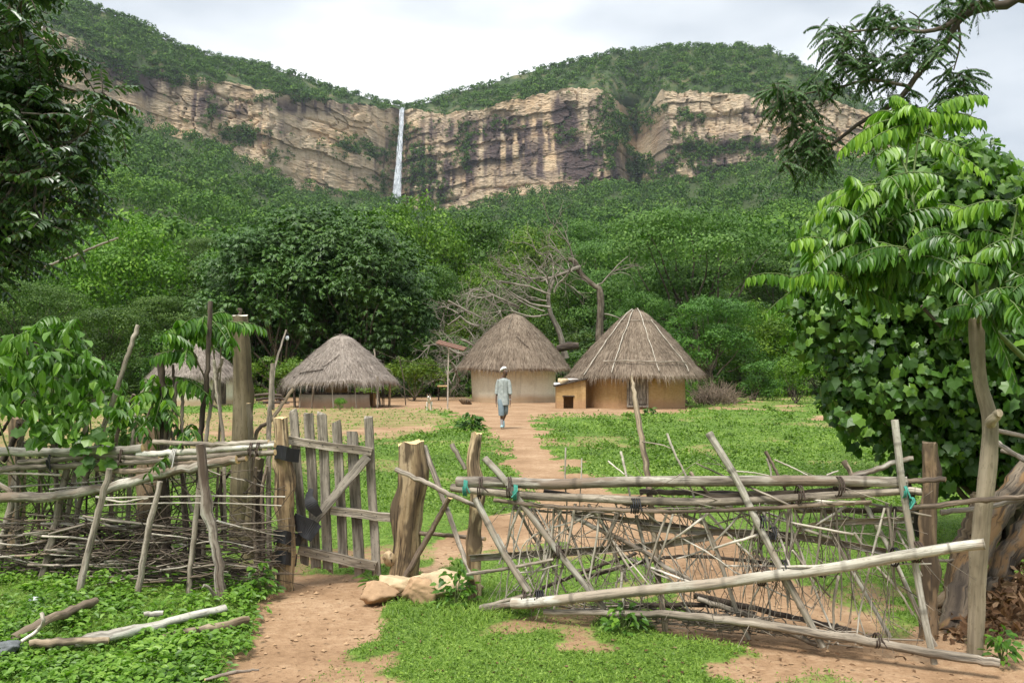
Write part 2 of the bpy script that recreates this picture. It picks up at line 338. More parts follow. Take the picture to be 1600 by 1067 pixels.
PATHS = [  # dirt areas as they lie on the ground: outline (screen ray on the flat yard), grass share inside
    ([(735, 655), (790, 652), (838, 655), (872, 700), (915, 742), (1000, 778), (1120, 815), (1270, 905), (1300, 1000), (1160, 985), (1080, 955), (1060, 900), (1000, 872), (880, 845), (780, 850), (690, 870), (655, 905), (640, 880), (660, 850), (740, 808), (835, 790), (800, 740), (775, 695)], .0),
    ([(440, 898), (600, 893), (650, 915), (610, 955), (560, 995), (505, 1040), (480, 1067), (460, 1250), (250, 1250), (345, 1067), (395, 1005), (415, 950)], .0),
    ([(1010, 952), (1150, 955), (1300, 990), (1600, 1025), (1900, 1060), (1900, 1250), (1420, 1080), (1300, 1040), (1180, 1018), (1050, 985)], .05),
    ([(0, 645), (300, 645), (440, 637), (620, 634), (720, 655), (700, 668), (640, 682), (560, 690), (380, 705), (0, 725), (-300, 740), (-300, 650)], .38),
    ([(380, 622), (700, 612), (740, 622), (1085, 632), (1085, 643), (850, 652), (830, 662), (740, 662), (690, 640), (420, 637)], .0),
    ([(1080, 606), (1270, 606), (1270, 640), (1100, 640)], .55), ([(1270, 648), (1380, 652), (1370, 660), (1270, 657)], .1),
    ([(870, 630), (1000, 640), (860, 650)], .0), ([(1470, 900), (1700, 880), (1700, 1080), (1450, 1010)], .25)]
def grassiness(x, y):
    x = np.asarray(x, float); y = np.asarray(y, float); yy = np.maximum(y, 1.5)
    wx = x+(fbm(x*1.3, y*1.3, 3, 21)-.5)*.7*np.clip(yy/8, .6, 2.5); wy = yy+(fbm(x*1.3+40, y*1.3, 3, 22)-.5)*.9*np.clip(yy/8, .6, 4)
    px = 800+wx/wy*F; py = HY+CH*F/wy; g = np.ones_like(px)
    for poly, val in PATHS:
        c = np.zeros(px.shape, bool); n = len(poly)
        for i in range(n):
            (x1, y1), (x2, y2) = poly[i], poly[(i+1) % n]
            if y1 == y2: continue
            c ^= ((y1 > py) != (y2 > py)) & (px < (x2-x1)*(py-y1)/(y2-y1)+x1)
        g = np.where(c, np.minimum(g, val), g)
    n1 = fbm(x*.9, y*.9, 4, 31); g = g*(.82+.18*ss(.3, .42, n1)); sm_ = ss(.52, .64, fbm(x*2.3+5, y*2.3, 4, 36)); g = g*(1-.75*sm_*ss(10, 5, y)*(px > 420)) 
    bare = ss(.60, .68, fbm(x*.5+9, y*.5, 4, 33)); g = g*(1-bare*.55)
    return np.clip(g, 0, 1)

def mesh_ground():
    def axis(parts):
        o = []
        for a, b, st in parts: o.append(np.arange(a, b, st))
        return np.concatenate(o)
    far = 28*1.06**np.arange(1, 75)
    xs = np.concatenate([-far[::-1], axis([(-28, -7, .16), (-7, 7, .075), (7, 28.01, .16)]), far])
    ys = np.concatenate([-2*1.5**np.arange(12, 0, -1), axis([(-2, 3.8, .3), (3.8, 9, .06), (9, 20, .11), (20, 60, .22)]), 60*1.045**np.arange(0, 72)])
    X, Y = np.meshgrid(xs, ys); Z = terrain(X, Y)
    g = grassiness(X, Y); Z = Z-.03*(1-g)*ss(70, 50, Y)*ss(0, 4, Y)
    m = M(); m.grid(np.stack([X, Y, Z], -1), 0, None, g)
    mt, t, o = mat('village_soil_and_turf'); co = N(t, 'ShaderNodeTexCoord').outputs['Object']; g_ = attr(t, 'av')
    n1 = noise(t, co, .9, 5, .6); n2 = noise(t, co, 14, 4, .65); n3 = noise(t, co, 60, 3, .6)
    dirt = ramp(t, mth(t, 'ADD', mth(t, 'MULTIPLY', n1, .6), mth(t, 'MULTIPLY', n2, .4)), [(.3, (.17, .10, .052)), (.5, (.29, .182, .102)), (.66, (.41, .28, .17))])
    peb = ramp(t, noise(t, co, 32, 2, .5), [(.62, (0, 0, 0)), (.68, (1, 1, 1))]); dirt = mixc(t, mth(t, 'MULTIPLY', peb, .5), dirt, (.16, .085, .05))
    turf = ramp(t, mth(t, 'ADD', mth(t, 'MULTIPLY', n1, .35), mth(t, 'MULTIPLY', n2, .65)), [(.36, (.05, .09, .016)), (.5, (.10, .17, .026)), (.64, (.17, .24, .05))])
    f = mth(t, 'MULTIPLY', mth(t, 'SUBTRACT', mth(t, 'ADD', g_, mth(t, 'MULTIPLY', n2, .9)), .72), 3.2, True)
    sy = N(t, 'ShaderNodeSeparateXYZ'); t.links.new(co, sy.inputs[0]); hill = mth(t, 'MULTIPLY', mth(t, 'SUBTRACT', sy.outputs[1], 56), .08, True)
    floor = ramp(t, n1, [(.35, (.018, .032, .010)), (.6, (.05, .07, .02))])
    finish(t, o, mixc(t, hill, mixc(t, f, dirt, turf), floor), .95, mth(t, 'ADD', n2, mth(t, 'MULTIPLY', n3, .4)), .7, .03, .15)
    tag(m.build('ground', mt), kind='structure')
mesh_ground()

FARLEAF = leafmat('far_forest_leaves', [(.018, .045, .010), (.05, .112, .016), (.14, .235, .03)], .7, .15, .2)
HILLLEAF = leafmat('hill_forest_leaves', [(.022, .058, .009), (.065, .145, .015), (.18, .30, .03)], .65, .2, .2)
def far_trees(m, C, R, k, card, flat=.75, at=None):
    n = len(C); nl = 7; at = RNG.random(n) if at is None else at
    lo = rdir(n*nl, .25).reshape(n, nl, 3)*np.array([.62, .62, .42*flat])*R[:, None, None]
    li = RNG.integers(0, nl, (n, k)); lc = np.take_along_axis(lo, li[..., None]*np.ones(3, int), 1)
    d = rdir(n*k, .35).reshape(n, k, 3)
    pos = C[:, None]+lc+d*R[:, None, None]*.47*np.array([1, 1, .8*flat/.75])*RNG.uniform(.8, 1.06, (n, k, 1))
    A = np.cross(d.reshape(-1, 3), rdir(n*k)); A[:, 2] -= .25
    nn = d.reshape(-1, 3)+lc.reshape(-1, 3)/np.repeat(R, k)[:, None]*.5+RNG.normal(0, .22, (n*k, 3)); nn[:, 2] += .15
    cs = np.repeat(R, k)*card*RNG.uniform(.7, 1.3, n*k)
    av = np.repeat(at, k)*.6+np.take_along_axis(RNG.random((n, nl)), li, 1).ravel()*.4
    leaves(m, pos.reshape(-1, 3), A, nn, cs*1.5, cs, T_DIA, av)

def cliff():
    px = np.arange(-420, 2060, 2.6); nf = 250
    db = interp(DB, px)+(fbm(px*.012, px*0, 3, 8)-.5)*40
    pt = interp(TOP_PY, px)+(vn(px*.06, px*0, 4)-.5)*7+(vn(px*.25, px*0, 5)-.5)*3; pb = interp(BASE_PY, px)+9
    x0 = (px-800)/F*db; zt = CH+(HY-pt)/F*db; zb = CH+(HY-pb)/F*db-6
    s = np.linspace(0, 1, nf)[:, None]; Z = zb+(zt-zb)*s; X = x0+0*Z; PX = px+0*Z; PY = HY-(Z-CH)*F/db
    # rock relief: beds, ledges, joints, buttresses
    dip = Z-(interp([(-500, 60), (600, 0), (700, 0), (1000, 8), (2100, -60)], PX))*.9-zt.mean()
    jn = X/19+(vn(X*.02, Z*.015, 77)-.5)*1.2; bw = dip/11+(fbm(X*.006, Z*.006, 2, 41)-.5)*.9+(hsh(np.floor(jn), np.floor(jn)*0, 3, 4)-.5)*.38+(hsh(np.floor(jn*2.7), np.floor(jn)*0, 3, 5)-.5)*.16+(fbm(X*.3, Z*.3, 2, 43)-.5)*.12; bw = bw+.35*np.sin(bw*2.1+1); bed = np.floor(bw); fr = bw-bed
    seg = np.floor(X/34+hsh(bed, bed*0, 0, 3)*9+(vn(X*.03, Z*.05, 2)-.5)*1.2)
    big = hsh(bed, bed*0, 5, 19) > .55; prot = (hsh(bed, seg, 0, 7)-.5)*3*np.where(big, 2, .7)+(hsh(bed, bed*0, 1, 9)-.5)*5
    crack = np.exp(-(np.minimum(fr, 1-fr)/.045)**2)*(hsh(bed, seg, 2, 5) > .45)*np.where(big, 1.2, .35)*ss(.35, .6, vn(X*.02, Z*.05, 66))
    jw = X/13+(fbm(X*.03, Z*.06, 3, 51)-.5)*1.6+hsh(np.floor(bed/3), bed*0, 0, 8)*3; jf = jw-np.floor(jw)
    jcr = np.exp(-(np.minimum(jf, 1-jf)/.07)**2)*(hsh(np.floor(jw), np.floor(bed/2), 0, 6) > .52)
    blk = (hsh(np.floor(jw), np.floor(bed/2), 4, 12)-.5)*5
    butt = (fbm(X*.014, Z*.004, 3, 61)-.5)*34
    disp = butt+prot+blk*.7-3.5*crack-4*jcr*ss(.4, .65, vn(X*.02+7, Z*.03, 67))+(fbm(X*.15, Z*.2, 4, 71)-.5)*2+(fbm(X*.4, Z*.7, 2, 72)-.5)*1.5
    edge = ss(0, .04, s)*(1-.0*s)
    gully = np.exp(-((PX-1000-(PY-200)*.1)/30)**2)*32; fall = np.exp(-((PX-628+(PY-170)*.05)/11)**2)*9
    lean = (zt-Z)*.10
    Y = db-disp*edge-lean+gully+fall-2
    # stain mask (vertical dark streaks of run-off in their own patches)
    def patch(l):
        q = np.zeros_like(Z)
        for a, b, rx, ry, k in l: q = np.maximum(q, k*np.exp(-(((PX-a)/rx)**2+((PY-b)/ry)**2)**1.5))
        return q
    stain = patch([(820, 240, 70, 30, 1), (670, 285, 55, 42, 1), (650, 240, 25, 50, .8), (780, 205, 130, 22, .9), (880, 200, 26, 40, 1), (905, 255, 34, 40, 1), (950, 262, 40, 30, 1), (860, 270, 90, 22, .7), (730, 250, 20, 60, .8), (330, 165, 40, 30, .7), (220, 115, 70, 35, .9), (470, 170, 160, 14, .7), (1180, 175, 30, 30, .5), (1090, 262, 110, 24, .8), (1060, 210, 40, 50, .5), (410, 215, 50, 25, .5), (600, 250, 30, 40, .6), (1160, 225, 90, 20, .6), (930, 180, 50, 25, .45)])
    streak = fbm(X*.2, Z*.016, 4, 81); sm = np.clip(stain*1.25+.1, 0, 1)*ss(.38, .52, streak)+.35*ss(.60, .70, fbm(X*.2, Z*.01+5, 3, 82))*ss(.4, .5, vn(X*.02, Z*.03, 9))
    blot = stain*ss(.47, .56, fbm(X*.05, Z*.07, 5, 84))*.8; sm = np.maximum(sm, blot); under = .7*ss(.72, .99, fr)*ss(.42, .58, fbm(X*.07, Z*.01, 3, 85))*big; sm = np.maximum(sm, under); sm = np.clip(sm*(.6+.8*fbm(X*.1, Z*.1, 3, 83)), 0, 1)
    m = M(); m.grid(np.stack([X, Y, Z], -1)[:, ::-1], 0, None, sm[:, ::-1], False, False)
    mt, t, o = mat('banded_sandstone'); co = N(t, 'ShaderNodeTexCoord').outputs['Object']; a_ = attr(t, 'av')
    n1 = noise(t, co, .02, 4, .6, None, .4); n2 = noise(t, co, .12, 5, .65, (1, 1, 3.2)); n3 = noise(t, co, .5, 4, .7, (1, 1, 2.4)); n4 = noise(t, co, .16, 4, .7, (1, 1, .16))
    c = ramp(t, mth(t, 'ADD', mth(t, 'MULTIPLY', n2, .6), mth(t, 'MULTIPLY', n3, .4)), [(.3, (.29, .215, .145)), (.42, (.47, .36, .235)), (.55, (.58, .455, .31)), (.7, (.66, .56, .43))])
    c = mixc(t, mth(t, 'MULTIPLY', ramp(t, n1, [(.5, (0, 0, 0)), (.64, (1, 1, 1))]), .38), c, (.52, .31, .14))
    c = mixc(t, mth(t, 'MULTIPLY', ramp(t, n4, [(.56, (0, 0, 0)), (.66, (1, 1, 1))]), .45), c, (.22, .165, .14))
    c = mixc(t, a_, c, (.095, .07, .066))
    finish(t, o, c, .95, mth(t, 'ADD', n3, n2), .6, 1.8, .1)
    tag(m.build('cliff', mt), kind='structure')
    # plateau above the cliff, rising to the skyline
    ps = interp(SKY_PY, px)+3+(vn(px*.05, px*0, 14)-.5)*5; ds = db+25+np.maximum(pt-ps, 2)/F*db*1.9
    u = np.linspace(0, 1, 40)[:, None]; e0 = Y[-1]; D_ = e0+(ds-e0)*u; PYs = pt+(ps-pt)*u**.85
    Zp = CH+(HY-PYs)/F*db*(D_/db)+(fbm(x0*.03+0*u, D_*.03, 3, 90)-.5)*8*u*(1-u)*4; Xp = x0*(D_/db)
    Zp[0] = Z[-1]; Xp[0] = x0
    bk = np.stack([Xp[-1]*1.4, D_[-1]+500, Zp[-1]-90], -1)[None]
    m = M(); m.grid(np.concatenate([np.stack([Xp, D_, Zp], -1), bk]))
    mt, t, o = mat('scrubby_hill_soil'); co = N(t, 'ShaderNodeTexCoord').outputs['Object']
    finish(t, o, ramp(t, noise(t, co, .05, 5, .6), [(.3, (.022, .04, .012)), (.52, (.04, .065, .018)), (.68, (.12, .11, .05))]), .95)
    tag(m.build('plateau', mt), kind='structure')
    # trees of the plateau (a wood nobody could count) and scrub growing on the rock
    nT = 5800; cu = RNG.integers(1, len(px)-1, nT); ru = RNG.uniform(0, 39, nT); i = ru.astype(int); f = ru-i
    keep = RNG.random(nT) < np.clip((pt-ps)[cu]/45, .16, 1)
    sel = lambda A_: A_[i, cu]*(1-f)+A_[i+1, cu]*f
    i = np.minimum(i, 38); C = np.stack([sel(Xp)+RNG.normal(0, 2, nT), sel(D_), sel(Zp)], -1)
    opening = fbm(C[:, 0]*.012, C[:, 1]*.02+7, 3, 95); keep &= (opening < .57) | (RNG.random(nT) < .3)
    C = C[keep]; R = RNG.uniform(3.4, 7.6, len(C)); C[:, 2] += R*.45
    m = M(); far_trees(m, C, R, 66, .21)
    # edge trees on the skyline, uneven
    k = RNG.integers(0, len(px), 420); C = np.stack([Xp[-2, k], D_[-2, k]-3, Zp[-2, k]], -1); R = RNG.uniform(2.2, 5.5, 420)**1; C[:, 2] += R*.6
    far_trees(m, C, R, 60, .22)
    # fringe along the cliff lip
    k = RNG.integers(0, len(px), 700); C = np.stack([x0[k], Y[-1, k]+3, Z[-1, k]], -1); R = RNG.uniform(1.8, 4.2, 700); C[:, 2] += R*.1
    far_trees(m, C, R, 40, .28)
    tag(m.build('plateau_forest', FARLEAF), 'dense dark green wood covering the plateau above the cliff', 'forest', kind='stuff')
    vg = patch([(575, 236, 50, 24, 1), (628, 212, 26, 20, .6), (655, 265, 30, 40, .85), (727, 232, 14, 42, .8), (395, 213, 45, 15, 1), (965, 175, 30, 40, .9), (985, 215, 62, 55, 1), (1012, 200, 30, 90, 1.2), (1000, 240, 60, 60, 1.1), (968, 250, 30, 40, 1), (1005, 262, 55, 30, 1), (1075, 180, 26, 14, .7), (1090, 237, 34, 18, 1), (1130, 232, 20, 12, .8), (1165, 232, 20, 12, .8), (190, 85, 75, 26, .9), (245, 118, 60, 20, .9), (300, 120, 60, 14, .6), (592, 292, 20, 22, .9), (690, 300, 24, 20, .4), (500, 158, 120, 6, .8), (880, 215, 18, 20, .6), (1010, 150, 30, 40, 1), (1230, 240, 60, 10, .7), (1100, 270, 110, 14, .8), (330, 178, 8, 20, .5), (760, 200, 80, 12, .35), (440, 250, 20, 12, .5), (950, 285, 60, 8, .8), (340, 235, 50, 14, .7)])
    vg = vg*ss(.36, .5, fbm(X*.05, Z*.05, 3, 97)); ledge = .05*(fr > .85)*ss(.5, .6, fbm(X*.02, Z*.03, 2, 98))
    pr = (vg*.17+ledge*.25)*ss(.0, .05, s); ii = np.argwhere(RNG.random(pr.shape) < pr)
    C = np.stack([X[ii[:, 0], ii[:, 1]], Y[ii[:, 0], ii[:, 1]]-2, Z[ii[:, 0], ii[:, 1]]], -1); R = RNG.uniform(1.4, 3.8, len(C))*(1+.5*vg[ii[:, 0], ii[:, 1]])
    m = M(); far_trees(m, C, R, 26, .3)
    tag(m.build('cliff_scrub', FARLEAF), 'green scrub growing in gullies and ledges of the sandstone cliff', 'shrubs', kind='stuff')
    print('cliff scrub', len(C))
    # waterfall: a column of falling strands in front of the notch
    m = M(); wd = 1075-5
    for q in range(44):
        a = RNG.normal(0, 1); a2 = RNG.normal(0, 1); top = P(628.5+a*1.5, 168+RNG.uniform(0, 2), wd); end = P(619+a2*3.0, 316, wd-16)
        cpx = [(628.5+a*1.5, 168), (628.3+a*1.4, 176), (626.5+a*.9+a2*.6, 215), (623.5+a*.5+a2*1.9, 260), (620+a2*3.0, 318)]
        pts = [P(x_, y_, wd+16-16*k_) for k_, (x_, y_) in enumerate(cpx)]
        y0 = 0 if q < 22 else RNG.uniform(0, .5)
        c_ = curve(pts, 40); c_ = c_[int(y0*40):]; c_[:, 0] += (fbm(c_[:, 2]*.12+q*3, c_[:, 2]*0, 2, 7)-.5)*1.3
        m.tube(c_, np.linspace(.5, .95, len(c_))*RNG.uniform(.5, 1.1), 6, .5)
    mt, t, o = mat('white_falling_water'); n_ = noise(t, attr(t, 'tc', 'Vector'), 1.1, 4, .7, (1, 1, .12))
    p_ = finish(t, o, ramp(t, n_, [(.40, (.30, .34, .38)), (.56, (.74, .77, .80))]), .6)
    al = ramp(t, noise(t, attr(t, 'tc', 'Vector'), .9, 3, .7, (1, 1, .10)), [(.42, (.0, .0, .0)), (.62, (.8, .8, .8))]); t.links.new(al, p_.inputs['Alpha'])
    tag(m.build('waterfall', mt), kind='structure')
cliff()

def hillside():
    for name, d0, d1, n, k, card, r0, r1, mt, lab in (('far_hillside_forest', 420, 1060, 3300, 110, .165, 4.6, 9.0, FARLEAF, 'far dark green wood on the slope below the cliff'), ('near_hillside_forest', 165, 430, 820, 460, .088, 5.2, 9.2, HILLLEAF, 'green wood on the lower slope behind the village trees')):
        D = RNG.uniform(d0**1.4, d1**1.4, n)**(1/1.4); px = RNG.uniform(-330, 1900, n); x = (px-800)/F*D
        db = interp(DB, px); ok = D < db-6; D = D[ok]; x = x[ok]
        C = np.stack([x, D, terrain(x, D)], -1); R = RNG.uniform(r0, r1, len(C)); C[:, 2] += R*.75
        m = M(); cl = np.clip(fbm(x*.02, D*.02, 3, 15)*1.4-.2+RNG.normal(0, .34, len(x)), 0, 1)
        far_trees(m, C, R, k, card, 1.0, cl); tag(m.build(name, mt), lab, 'forest', kind='stuff')
hillside()

def haze():
    m = M(); x, y0, y1, z0, z1 = 2600, -60, 2300, -3, 560
    v = np.array([[a, b_, c_] for c_ in (z0, z1) for a, b_ in ((-x, y0), (x, y0), (x, y1), (-x, y1))]); m.add(v, np.array([[3, 2, 1, 0], [4, 5, 6, 7], [0, 1, 5, 4], [1, 2, 6, 5], [2, 3, 7, 6], [3, 0, 4, 7]]), 0, None, 0, False)
    mt, t, o = mat('humid_air'); vp = N(t, 'ShaderNodeVolumePrincipled'); vp.inputs['Color'].default_value = (.82, .9, 1, 1); vp.inputs['Density'].default_value = .00006; vp.inputs['Anisotropy'].default_value = .2
    t.links.new(vp.outputs[0], o.inputs['Volume']); tag(m.build('haze', mt), 'thin bluish humid air over the valley', 'haze', kind='stuff')
haze()

# ================================================================== TREES BEHIND THE VILLAGE
L_BRIGHT = leafmat('bright_green_leaves', [(.032, .085, .008), (.085, .19, .014), (.21, .36, .03)], .55, .3, .3, .6)
L_MID = leafmat('mid_green_leaves', [(.022, .058, .009), (.052, .125, .015), (.13, .24, .03)], .55, .3, .25, .6)
L_DARK = leafmat('dark_blue_green_leaves', [(.021, .056, .010), (.05, .122, .018), (.13, .24, .032)], .5, .35, .25, .2)
L_PALE = leafmat('pale_green_feathery_leaves', [(.032, .072, .015), (.072, .145, .026), (.16, .26, .05)], .6, .25, .25, .5)
def limb(m, a, b, r0, r1, n=7, wob=.08, k=6, mi=0):
    a = np.array(a, float); b = np.array(b, float); L_ = np.linalg.norm(b-a); t = np.linspace(0, 1, n)[:, None]
    p = a+(b-a)*t+np.sin(t*math.pi)*RNG.normal(0, wob*L_, 3)+RNG.normal(0, wob*L_*.15, (n, 3))*np.sin(t*math.pi)
    m.tube(p, np.linspace(r0, r1, n), k, .15, True, mi); return p
def make_tree(name, kind, H, W, n, label, cat, leaf, seed_at=.5):
    t_ = empty(name, (0, 0, 0), label, cat)
    tr = M(); cr_ = M(); tz = H*{'broad': .32, 'dark': .10, 'layer': .42, 'bush': .05, 'fine': .3}[kind]; rt = H*.022+.04
    trunk = limb(tr, (0, 0, -.3), (RNG.normal(0, .05)*W, RNG.normal(0, .05)*W, tz), rt*1.3, rt*.8, 7, .05, 8); top = trunk[-1]
    nl = {'broad': 30, 'dark': 64, 'layer': 26, 'bush': 18, 'fine': 34}[kind]
    lob = []
    for i in range(nl):
        d = rdir(1, .25)[0]; u = RNG.uniform(.72, 1.0) if i > nl*.2 else RNG.uniform(.1, .5)
        c = np.array([d[0]*W*.5*u, d[1]*W*.5*u, (H+tz*.6)*.5+d[2]*(H-tz*.6)*.5*u]); r = W*RNG.uniform(.13, .21)
        if kind == 'layer': r *= 1.15
        if kind == 'dark': r *= .85
        c[2] = min(c[2], H-r*.35); c[:2] *= (1-r/W*.6); lob.append((c, r))
    for c, r in lob[::2 if kind != 'layer' else 1]:
        s0 = trunk[RNG.integers(3, 7)]; mid = s0*.45+c*.55+np.array([0, 0, -H*.03]); limb(tr, s0, mid, rt*.45, rt*.22, 5, .08, 5); limb(tr, mid, c, rt*.22, rt*.06, 4, .08, 4)
    tot = sum(r*r for _, r in lob)
    for c, r in lob:
        q = int(n*r*r/tot); d = rdir(q, .45 if kind != 'dark' else .6)
        fl = {'layer': .34, 'dark': .62, 'broad': .8, 'bush': .85, 'fine': .6}[kind]
        lum = 1+.35*(vn(d[:, 0]*2.5+c[0], d[:, 1]*2.5+d[:, 2]*2+c[1])-.5)*2
        pos = c+d*(r*lum*RNG.uniform(.72, 1.08, q))[:, None]*np.array([1, 1, fl])
        av = np.clip(RNG.uniform(.1, .7)+.3*d[:, 2]*0+RNG.normal(0, .12, q), 0, 1)
        if kind == 'dark':           # whorls of long drooping leaves
            g = q//6; a0 = rdir(g); nn0 = unit(d[:g]*.8+np.array([0, 0, 1.0]))
            A = rdir(g*6); A = unit(A-np.repeat(nn0, 6, 0)*np.sum(A*np.repeat(nn0, 6, 0), 1)[:, None]); A[:, 2] -= .35
            B = np.repeat(pos[:g], 6, 0); leaves(cr_, B, A, np.repeat(nn0, 6, 0), RNG.uniform(.26, .44, g*6)*H/12, .115*H/12, T_DIA, np.repeat(av[:g], 6)); continue
        A = np.cross(d, rdir(q)); A[:, 2] -= .3; nn = d+RNG.normal(0, .45, (q, 3)); nn[:, 2] += .5 if kind == 'layer' else .2
        cs = {'broad': .205, 'layer': .155, 'bush': .13, 'fine': .165}[kind]*RNG.uniform(.7, 1.3, q)
        leaves(cr_, pos, A, nn, cs*1.35, cs*.8, T_DIA, av)
    cr_.build('crown', leaf, t_); tr.build('trunk', MAT['trunk'], t_); return t_
PROTO = {}
def proto(kind, leaf, H, W, n, v=0):
    return make_tree({'bush': 'leafy_bush'}.get(kind, 'forest_tree'), kind, H, W, n, 'x', 'tree', leaf)
SPEC = [('broad', L_BRIGHT, 12, 11, 17000), ('dark', L_DARK, 12, 12.5, 42000), ('layer', L_PALE, 12, 14, 26000), ('fine', L_MID, 12, 11, 20000), ('bush', L_BRIGHT, 4, 5, 5200), ('broad', L_MID, 12, 11, 17000), ('bush', L_MID, 4, 5, 5200)]
TP = [proto(*s_) for s_ in SPEC]; used = [False]*len(TP)
def plant(ti, px, D, top_py, wpx, label, cat='tree', group=None, rot=None):
    t_ = TP[ti] if not used[ti] else copy_tree(TP[ti]); used[ti] = True
    x = (px-800)/F*D; z = float(terrain(x, D)); Ht = CH+(HY-top_py)/F*D-z; Wt = wpx/F*D
    t_.location = (x, D, z); t_.rotation_euler[2] = random.random()*6.28 if rot is None else rot
    t_.scale = (Wt/SPEC[ti][3], Wt/SPEC[ti][3], Ht/SPEC[ti][2]); tag(t_, label, cat, group)
    if 'group' in t_ and not group: del t_['group']
    return t_
plant(1, 490, 66, 318, 330, 'huge dark green drooping tree standing behind the open-sided shelter')
plant(1, 600, 62, 415, 165, 'dark drooping tree at the right edge of the huge dark one')
plant(1, 430, 60, 350, 230, 'dark green drooping tree filling the lower left side of the huge one')
plant(1, 560, 60, 350, 230, 'dark green drooping tree filling the lower right side of the huge one')
plant(1, 385, 63, 400, 170, 'dark drooping tree at the left edge of the huge dark one')
plant(0, 225, 74, 352, 210, 'bright green round tree above the leafy saplings of the left fence')
plant(5, 310, 78, 420, 150, 'green tree between the bright round tree and the huge dark one')
plant(3, 165, 54, 478, 150, 'low bluish green spreading tree behind the leaning grey stake')
plant(2, 45, 56, 440, 200, 'layered green tree low at the far left edge')
plant(5, 110, 80, 385, 180, 'mid green tree rising beside the overhanging dark branches at left')
plant(2, 1080, 72, 335, 330, 'wide pale green layered tree rising behind the ochre hut')
plant(2, 955, 84, 372, 200, 'pale green layered tree above the broken dead trunk')
plant(3, 1215, 80, 385, 210, 'mid green tree between the layered tree and the vine-covered bush')
plant(3, 1115, 58, 462, 150, 'low bushy green tree directly right of the ochre hut roof')
plant(0, 640, 98, 322, 190, 'bright green tree rising behind the right shoulder of the huge dark one')
plant(5, 735, 100, 352, 180, 'round green tree directly above the bleached dead branches')
plant(0, 850, 96, 362, 170, 'green tree behind the top of the broken dead trunk')
plant(3, 680, 72, 420, 130, 'green tree just left of the bleached dead branches')
plant(5, 800, 70, 445, 140, 'green tree hidden behind the peak of the white hut')
plant(3, 1010, 64, 455, 110, 'green tree directly behind the peak of the ochre hut')
plant(3, 1330, 60, 400, 180, 'green tree half hidden behind the vine-covered bush', )
plant(4, 1240, 47, 555, 90, 'bright green bush at the back of the yard, right of the ochre hut', 'bush')
plant(6, 1185, 52, 565, 90, 'green bush in the shade behind the bright one', 'bush')
plant(4, 430, 50, 560, 110, 'bright green bush between the far left hut and the shelter', 'bush')
plant(4, 645, 52, 560, 90, 'bright green bush directly right of the shelter', 'bush')
plant(4, 560, 56, 566, 130, 'green bush seen through the open sides of the shelter', 'bush')
plant(6, 300, 56, 540, 130, 'green bush behind the far left hut', 'bush')
plant(6, 150, 50, 560, 120, 'green bush behind the left fence vines', 'bush')
plant(6, 50, 52, 555, 130, 'green bush at the left edge behind the yard', 'bush')
plant(6, 1330, 45, 575, 110, 'green bush at the yard edge in front of the vine-covered bush', 'bush')
plant(4, 1075, 46, 592, 34, 'small bright bush against the right side of the ochre hut', 'bush')
plant(4, 530, 38.5, 622, 24, 'small bright bush in front of the shelter wall', 'bush')
kinds = {0: 'bright green tree', 1: 'dark green tree', 2: 'pale layered tree', 3: 'fine-leaved green tree', 5: 'mid green tree'}
for r_, (D0, D1, n_, base) in enumerate([(64, 80, 15, 470), (84, 105, 16, 430), (108, 135, 17, 402), (138, 172, 18, 380)]):
    for q in range(n_):
        px = -170+(q+RNG.uniform(-.3, .3))*(2040/(n_-1)); D = RNG.uniform(D0, D1); ti = int(RNG.choice([0, 3, 5, 2, 1], p=[.3, .25, .27, .1, .08]))
        if 420 < px < 1250 and r_ == 0 : tp = base+RNG.uniform(0, 35)
        else: tp = base+RNG.uniform(-28, 22)
        zone = [z_ for lim, z_ in ((120, 'behind the left climber'), (330, 'above the far left hut'), (470, 'between far left hut and shelter'), (640, 'behind the shelter'), (760, 'between shelter and white hut'), (900, 'behind the white hut'), (1090, 'behind the ochre hut'), (1280, 'right of the ochre hut'), (1480, 'behind the vine-covered bush'), (9999, 'at the far right edge')) if px < lim][0]
        plant(ti, px, D, tp, RNG.uniform(125, 185)*(1.12-.1*r_), kinds[ti]+' in the '+['front', 'second', 'third', 'rear'][r_]+' belt row, '+zone, 'tree', kinds[ti]+'s of the belt behind the village')
for q in range(24):
    px = -150+q*80+RNG.uniform(-25, 25)
    if 1040 < px < 1110: continue
    plant(6 if q % 3 else 4, px, RNG.uniform(57, 64), RNG.uniform(515, 560), RNG.uniform(100, 150), 'undergrowth bush at the foot of the tree belt '+[z_ for lim, z_ in ((120, 'at the far left'), (330, 'behind the far left hut'), (640, 'behind the shelter'), (900, 'behind the white hut'), (1280, 'right of the ochre hut'), (9999, 'behind the vine-covered bush')) if px < lim][0], 'bush', 'undergrowth bushes behind the village')

